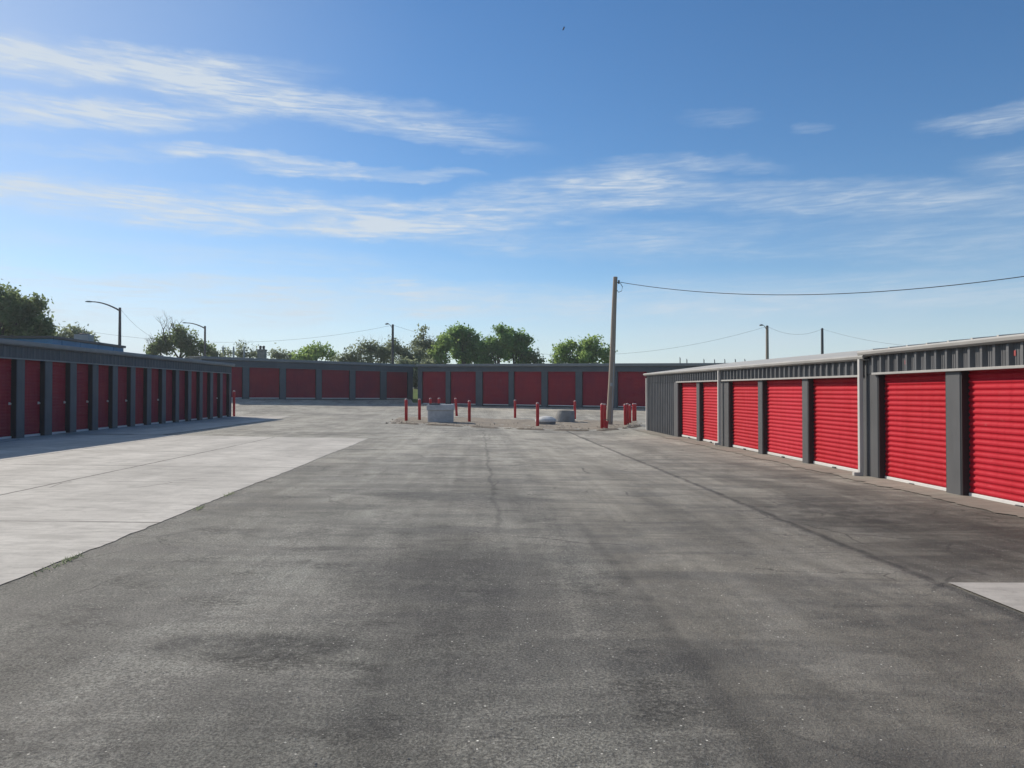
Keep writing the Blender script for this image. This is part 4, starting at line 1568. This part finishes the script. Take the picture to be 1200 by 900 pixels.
b = MB(lambda x, y, z: (XBL - 2.5 + x, ya + y, hz + 0.165 + z))
b.bbox(-0.5, 0.5, -0.4, 0.4, 0.08, 0.72, 0.03)
for sx in (-.4, .34):
    b.box(sx, sx + .06, -.38, .38, 0, .079)
b.build('housing', M['steel'], root)
b = MB()
b.lathe((XBL - 2.5, ya, hz + 0.165), [(0.32, 0.722), (0.32, 0.80), (0.25, 0.82)], 16)
b.build('fan_guard', M['dark_metal'], root)


# ------------------------------------------------------------------ trees
def leaf_mesh(points, size, spread, per, out_dirs=None):
    """small bent quads round every clump point"""
    P = np.repeat(points, per, axis=0)
    n = len(P)
    P = P + rng.normal(0, spread, (n, 3))
    a = rng.normal(size=(n, 3)); a /= np.linalg.norm(a, axis=1)[:, None]
    t = rng.normal(size=(n, 3))
    b_ = np.cross(a, t); b_ /= np.linalg.norm(b_, axis=1)[:, None]
    s = size * rng.uniform(0.55, 1.3, (n, 1))
    L = a * s
    W = b_ * s * 0.55
    nn = np.cross(a, b_) * s * 0.25
    v = np.stack([P - L, P + W + nn, P + L, P - W + nn], axis=1).reshape(-1, 3)
    f = np.arange(n * 4).reshape(-1, 4)
    return v, f


def add_leaves(name, v, f, mat, parent):
    me = bpy.data.meshes.new(name)
    o0 = np.array(parent_loc(parent))
    me.vertices.add(len(v))
    me.vertices.foreach_set('co', (v - o0).astype(np.float32).ravel())
    me.loops.add(f.size)
    me.loops.foreach_set('vertex_index', f.astype(np.int32).ravel())
    me.polygons.add(len(f))
    me.polygons.foreach_set('loop_start', np.arange(0, f.size, 4, dtype=np.int32))
    me.polygons.foreach_set('loop_total', np.full(len(f), 4, dtype=np.int32))
    me.update(calc_edges=True)
    me.validate()
    me.materials.append(mat)
    ob = bpy.data.objects.new(name, me)
    col.objects.link(ob)
    ob.parent = parent
    return ob


def branches(mb, start, direction, length, rad, level, tips, spread=0.6, kids=3, up=0.25):
    d = Vector(direction).normalized()
    pts = [Vector(start)]
    n_ = 4
    for i in range(n_):
        d = (d + Vector((random.gauss(0, .13), random.gauss(0, .13), random.gauss(up * 0.25, .08)))).normalized()
        pts.append(pts[-1] + d * (length / n_))
    mb.tube(pts, list(np.linspace(rad, rad * 0.5, n_ + 1)), 6 if level > 1 else 4, False)
    tips.append(pts[-1])
    if level > 0:
        for k_ in range(kids):
            q = pts[random.randint(2, n_)]
            a = random.uniform(0, 6.283)
            side = Vector((math.cos(a), math.sin(a), random.uniform(-0.1, 0.5)))
            nd = (d * (1 - spread) + side * spread).normalized()
            branches(mb, q, nd, length * random.uniform(0.55, 0.8), rad * 0.5, level - 1, tips, spread, kids, up)


def tree(name, label, cat, blobs, depth, leaf, dens=1.0, lsize=0.22, per=7, base_px=None, trunk_r=0.25, bare=0.0, fill=1.0, spread=0.32, group='trees beyond the storage buildings'):
    """blobs: (px, py, half width px, half height px) crown masses in the survey picture, given real depth"""
    k = depth / FPX
    cs = []
    for (bx, by, hw, hh) in blobs:
        q = at(bx, by, depth)
        rx, rz = hw * k, hh * k
        q.y += random.uniform(-0.4, 0.4) * rx
        cs.append((q, rx, max(rx * 0.85, 0.5), rz))
    mx_ = base_px if base_px is not None else sum(b_[0] for b_ in blobs) / len(blobs)
    bp = at(mx_, 460, depth)
    g0 = gz(bp.x, bp.y)
    root = empty(name, (bp.x, bp.y, g0 - 0.05), label, cat, group)
    tr = MB()
    top = max(cs, key=lambda c_: c_[0].z + c_[3] * .4)
    tp = top[0]
    pts = []
    for t in np.linspace(0, 1, 7):
        pts.append(Vector((bp.x + (tp.x - bp.x) * t ** 1.5 + random.gauss(0, .05), bp.y + (tp.y - bp.y) * t, g0 - 0.2 + (tp.z - g0) * t)))
    tr.tube(pts, list(np.linspace(trunk_r, trunk_r * 0.25, 7)), 8)
    tips = []
    for (c_, rx, ry, rz) in cs:
        st = pts[random.randint(2, 4)]
        mid = st.lerp(c_, 0.55) + Vector((0, 0, -0.1 * rz))
        tr.tube([st, mid, c_], [trunk_r * 0.45, trunk_r * 0.3, trunk_r * 0.12], 6, False)
        for _ in range(6):
            e = c_ + Vector((random.gauss(0, .45) * rx, random.gauss(0, .45) * ry, random.gauss(0.25, .45) * rz))
            tr.tube([c_.lerp(mid, random.random() * .5), c_.lerp(e, .5) + Vector((0, 0, .08 * rz)), e], [trunk_r * .14, trunk_r * .09, .015], 4, False)
    if bare:
        for (c_, rx, ry, rz) in cs:
            branches(tr, c_ - Vector((0, 0, rz * .3)), (random.gauss(0, .3), random.gauss(0, .2), 1), rz * 1.1 * bare, trunk_r * .22, 2, tips, 0.55, 3, 0.4)
    tr.build('trunk', M['bark'], root)
    P = []
    for (c_, rx, ry, rz) in cs:
        vol = rx * rz
        n_ = int(25 * dens * vol / (lsize * 2) ** 1.0 + 12)
        # small sub clumps give an uneven outline with gaps
        m_ = int(np.clip(vol ** 0.5 * 5.5, 5, 22))
        d = rng.normal(size=(m_, 3)); d /= np.linalg.norm(d, axis=1)[:, None]
        r = rng.uniform(0.2, 1.0, (m_, 1)) ** 0.5
        sub = np.array(c_) + d * r * np.array([rx, ry, rz])
        pick = rng.integers(0, m_, n_)
        P.append(sub[pick] + rng.normal(0, 1.0, (n_, 3)) * (0.10 + 0.16 * rng.random((m_, 1)) ** 1.5)[pick] * np.array([rx, ry, rz]) ** 0.5 * np.array([1.15, 1.15, 0.95]))
    P = np.concatenate(P)
    v, f = leaf_mesh(P, lsize, spread, per)
    add_leaves('crown', v, f, M[leaf], root)
    return root


tree('broadleaf_tree', 'large leafy tree rising behind the left end of the left row', 'tree',
     [(-30, 380, 34, 34), (0, 372, 30, 36), (12, 350, 17, 16), (26, 372, 20, 24), (34, 358, 11, 9), (42, 385, 17, 15), (52, 394, 9, 11), (-40, 350, 25, 16), (-8, 346, 14, 10)],
     58, 'leaf_dark', 1.5, 0.16, 8, 0, 0.38, spread=0.3)
tree('broadleaf_tree', 'rounded bushy tree just behind the blue building', 'tree',
     [(70, 397, 10, 7), (82, 394, 11, 8), (92, 395, 9, 7), (104, 398, 8, 5)], 86, 'leaf_olive', 1.4, 0.2, 7, 86, 0.22)
tree('half_bare_tree', 'half bare tree with dead twigs above the left row, left of a street lamp', 'tree',
     [(186, 409, 12, 8), (200, 403, 14, 13), (214, 400, 13, 14), (226, 405, 12, 13), (236, 411, 7, 9), (178, 412, 7, 5)], 92, 'leaf_dark', 1.35, 0.2, 7, 205, 0.3, 0.9)
# dead leaders of that tree
rt = [o for o in bpy.data.objects if o.name.startswith('half_bare_tree')][0]
tw = MB()
tips = []
for (bx, by, hh, tx) in ((194, 402, 22, -6), (199, 398, 20, 2), (206, 398, 17, 5), (176, 414, 16, -2), (181, 410, 12, 2)):
    q = at(bx, by, 91)
    branches(tw, q, (tx * .05, random.gauss(0, .1), 1), hh * 91 / FPX * .75, 0.075, 3, tips, 0.5, 3, 0.3)
tw.build('dead_branch', M['bark'], rt)
tree('shrub', 'low wispy shrub right of the smaller street lamp', 'shrub', [(244, 414, 6, 5), (250, 416, 5, 3), (256, 417, 5, 3)], 94, 'leaf_olive', 1.0, 0.18, 6, 248, 0.08)
tree('shrub', 'wispy upright shrub among the thin posts left of the chimney', 'shrub',
     [(267, 415, 6, 4), (279, 413, 6, 6), (284, 411, 4, 8), (294, 415, 7, 4), (299, 413, 3, 6)], 102, 'leaf_olive', 0.8, 0.17, 6, 280, 0.08, 1.4)
tree('shrub', 'low rounded shrub just right of the chimney', 'shrub', [(318, 417, 6, 3.5), (328, 416.5, 8, 4), (338, 418, 6, 3)], 104, 'leaf_olive', 1.3, 0.18, 7, 328, 0.08)
tree('broadleaf_tree', 'light green open crowned tree above the left far building', 'tree',
     [(353, 416, 7, 5), (361, 413, 7, 5), (370, 410, 8, 6), (379, 413, 8, 6), (388, 416, 6, 6), (370, 418, 16, 5)], 98, 'leaf_light', 1.0, 0.2, 7, 371, 0.2)
tree('shrub_thicket', 'grey green wispy thicket of shrubs left of the slim utility pole', 'thicket',
     [(402, 421, 6, 3), (412, 415, 7, 9), (424, 413, 9, 10), (434, 410, 8, 12), (447, 412, 8, 11), (455, 412, 8, 11), (405, 423, 12, 5), (425, 422, 14, 6), (445, 421, 14, 7)], 92, 'leaf_olive', 1.0, 0.18, 6, 434, 0.12, 1.0)
tree('shrub_thicket', 'grey green wispy thicket of shrubs right of the slim utility pole', 'thicket',
     [(466, 411, 8, 11), (477, 414, 9, 11), (490, 418, 10, 9), (470, 421, 12, 7), (486, 423, 12, 6)], 93, 'leaf_olive', 1.05, 0.18, 6, 472, 0.12, 1.0)
tree('broadleaf_tree', 'airy grey green tree left of the big poplar clump', 'tree',
     [(496, 392, 6, 7), (492, 403, 8, 9), (503, 402, 8, 10), (500, 415, 11, 10)], 96, 'leaf_olive', 0.8, 0.19, 6, 499, 0.2, 0.8)
tree('poplar_tree', 'light green poplar at the left front of the big clump', 'tree',
     [(516, 414, 9, 14), (524, 404, 10, 14), (514, 424, 9, 9)], 94, 'leaf_light', 1.4, 0.2, 8, 519, 0.22)
tree('poplar_tree', 'tallest dark green poplar in the middle of the skyline', 'tree',
     [(534, 396, 9, 13), (541, 392, 9, 11), (549, 396, 8, 12), (558, 404, 8, 14), (540, 412, 16, 16), (556, 418, 12, 12)], 97, 'leaf_green', 1.5, 0.2, 8, 544, 0.32)
tree('poplar_tree', 'dark poplar with two pointed tops right of the tallest one', 'tree',
     [(573, 402, 8, 12), (586, 394, 7, 9), (588, 408, 10, 16), (574, 418, 12, 12), (580, 405, 7, 12)], 95, 'leaf_green', 1.5, 0.2, 8, 581, 0.28)
tree('poplar_tree', 'dark poplar at the right end of the big clump with spiky tops', 'tree',
     [(598, 398, 6, 10), (600, 410, 9, 16), (610, 400, 6, 10), (612, 414, 9, 15), (617, 408, 6, 14), (606, 402, 7, 12)], 97, 'leaf_green', 1.5, 0.2, 8, 606, 0.26)
tree('conifer', 'small pointed tree just right of the poplar clump', 'tree', [(625, 422, 5, 6), (625.5, 417, 3, 4), (632, 425, 3, 3)], 96, 'leaf_dark', 1.4, 0.17, 7, 625, 0.1)
tree('broadleaf_tree', 'fresh green round crowned tree left of the leaning pole', 'tree',
     [(660, 416, 8, 10), (667, 408, 8, 8), (680, 408, 11, 11), (691, 403, 7, 7), (699, 411, 9, 11), (709, 418, 6, 9), (681, 420, 22, 8), (654, 422, 5, 4)],
     92, 'leaf_light', 1.3, 0.2, 8, 684, 0.28)
# greenery seen through the gap between the two far buildings
tree('hedge', 'grey green hedge seen through the gap between the far buildings', 'hedge',
     [(474, 440, 12, 18), (488, 440, 12, 18), (500, 440, 12, 18)], 88, 'leaf_olive', 1.6, 0.2, 8, 487, 0.1)

# ------------------------------------------------------------------ bird
c = at(660.6, 33.3, 33)
root = empty('bird', c, 'small dark bird flying high in the blue sky', 'bird')
b = MB()
b.tube([c + Vector((-0.09, 0.02, -0.13)), c + Vector((-0.03, 0, -0.05)), c + Vector((0.02, 0, 0.04)), c + Vector((0.07, 0, 0.12))], [0.012, 0.04, 0.045, 0.015], 8)
b.build('body', M['bird'], root)
for s in (1, -1):
    b = MB()
    w = [Vector((0.0, 0.0, 0.03)), Vector((0.03 * s, 0.12 * s, 0.07)), Vector((-0.02 + .05 * s, 0.30 * s, 0.02)), Vector((-0.03, 0.14 * s, -0.03)), Vector((-0.03, 0, -0.04))]
    vs = [c + q for q in w] + [c + q + Vector((0.008, 0, -0.008)) for q in w]
    b.add(vs, [(0, 1, 2, 3, 4), (9, 8, 7, 6, 5)] + [(i, (i + 1) % 5, 5 + (i + 1) % 5, 5 + i) for i in range(5)])
    b.build('wing', M['bird'], root)

# bird is small: shrink to its real span
for o in bpy.data.objects:
    if o.name == 'bird':
        o.scale = (0.62, 0.62, 0.62)

# ------------------------------------------------------------------ the air itself
hm = bpy.data.materials.new('thin_air_haze')
hm.use_nodes = True
hn = NT(hm.node_tree)
hn.n.remove(hn.n['Principled BSDF'])
pv = hn.new('ShaderNodeVolumePrincipled')
pv.inputs['Color'].default_value = (0.86, 0.93, 1.0, 1)
pv.inputs['Density'].default_value = 0.0004
pv.inputs['Anisotropy'].default_value = 0.3
hn.l.new(pv.outputs[0], hn.n['Material Output'].inputs['Volume'])
b = MB()
b.box(-1500, 1500, -1500, 1500, -2.5, 21.0)
tag(b.build('haze', hm), kind='stuff')
scene.cycles.volume_bounces = 1
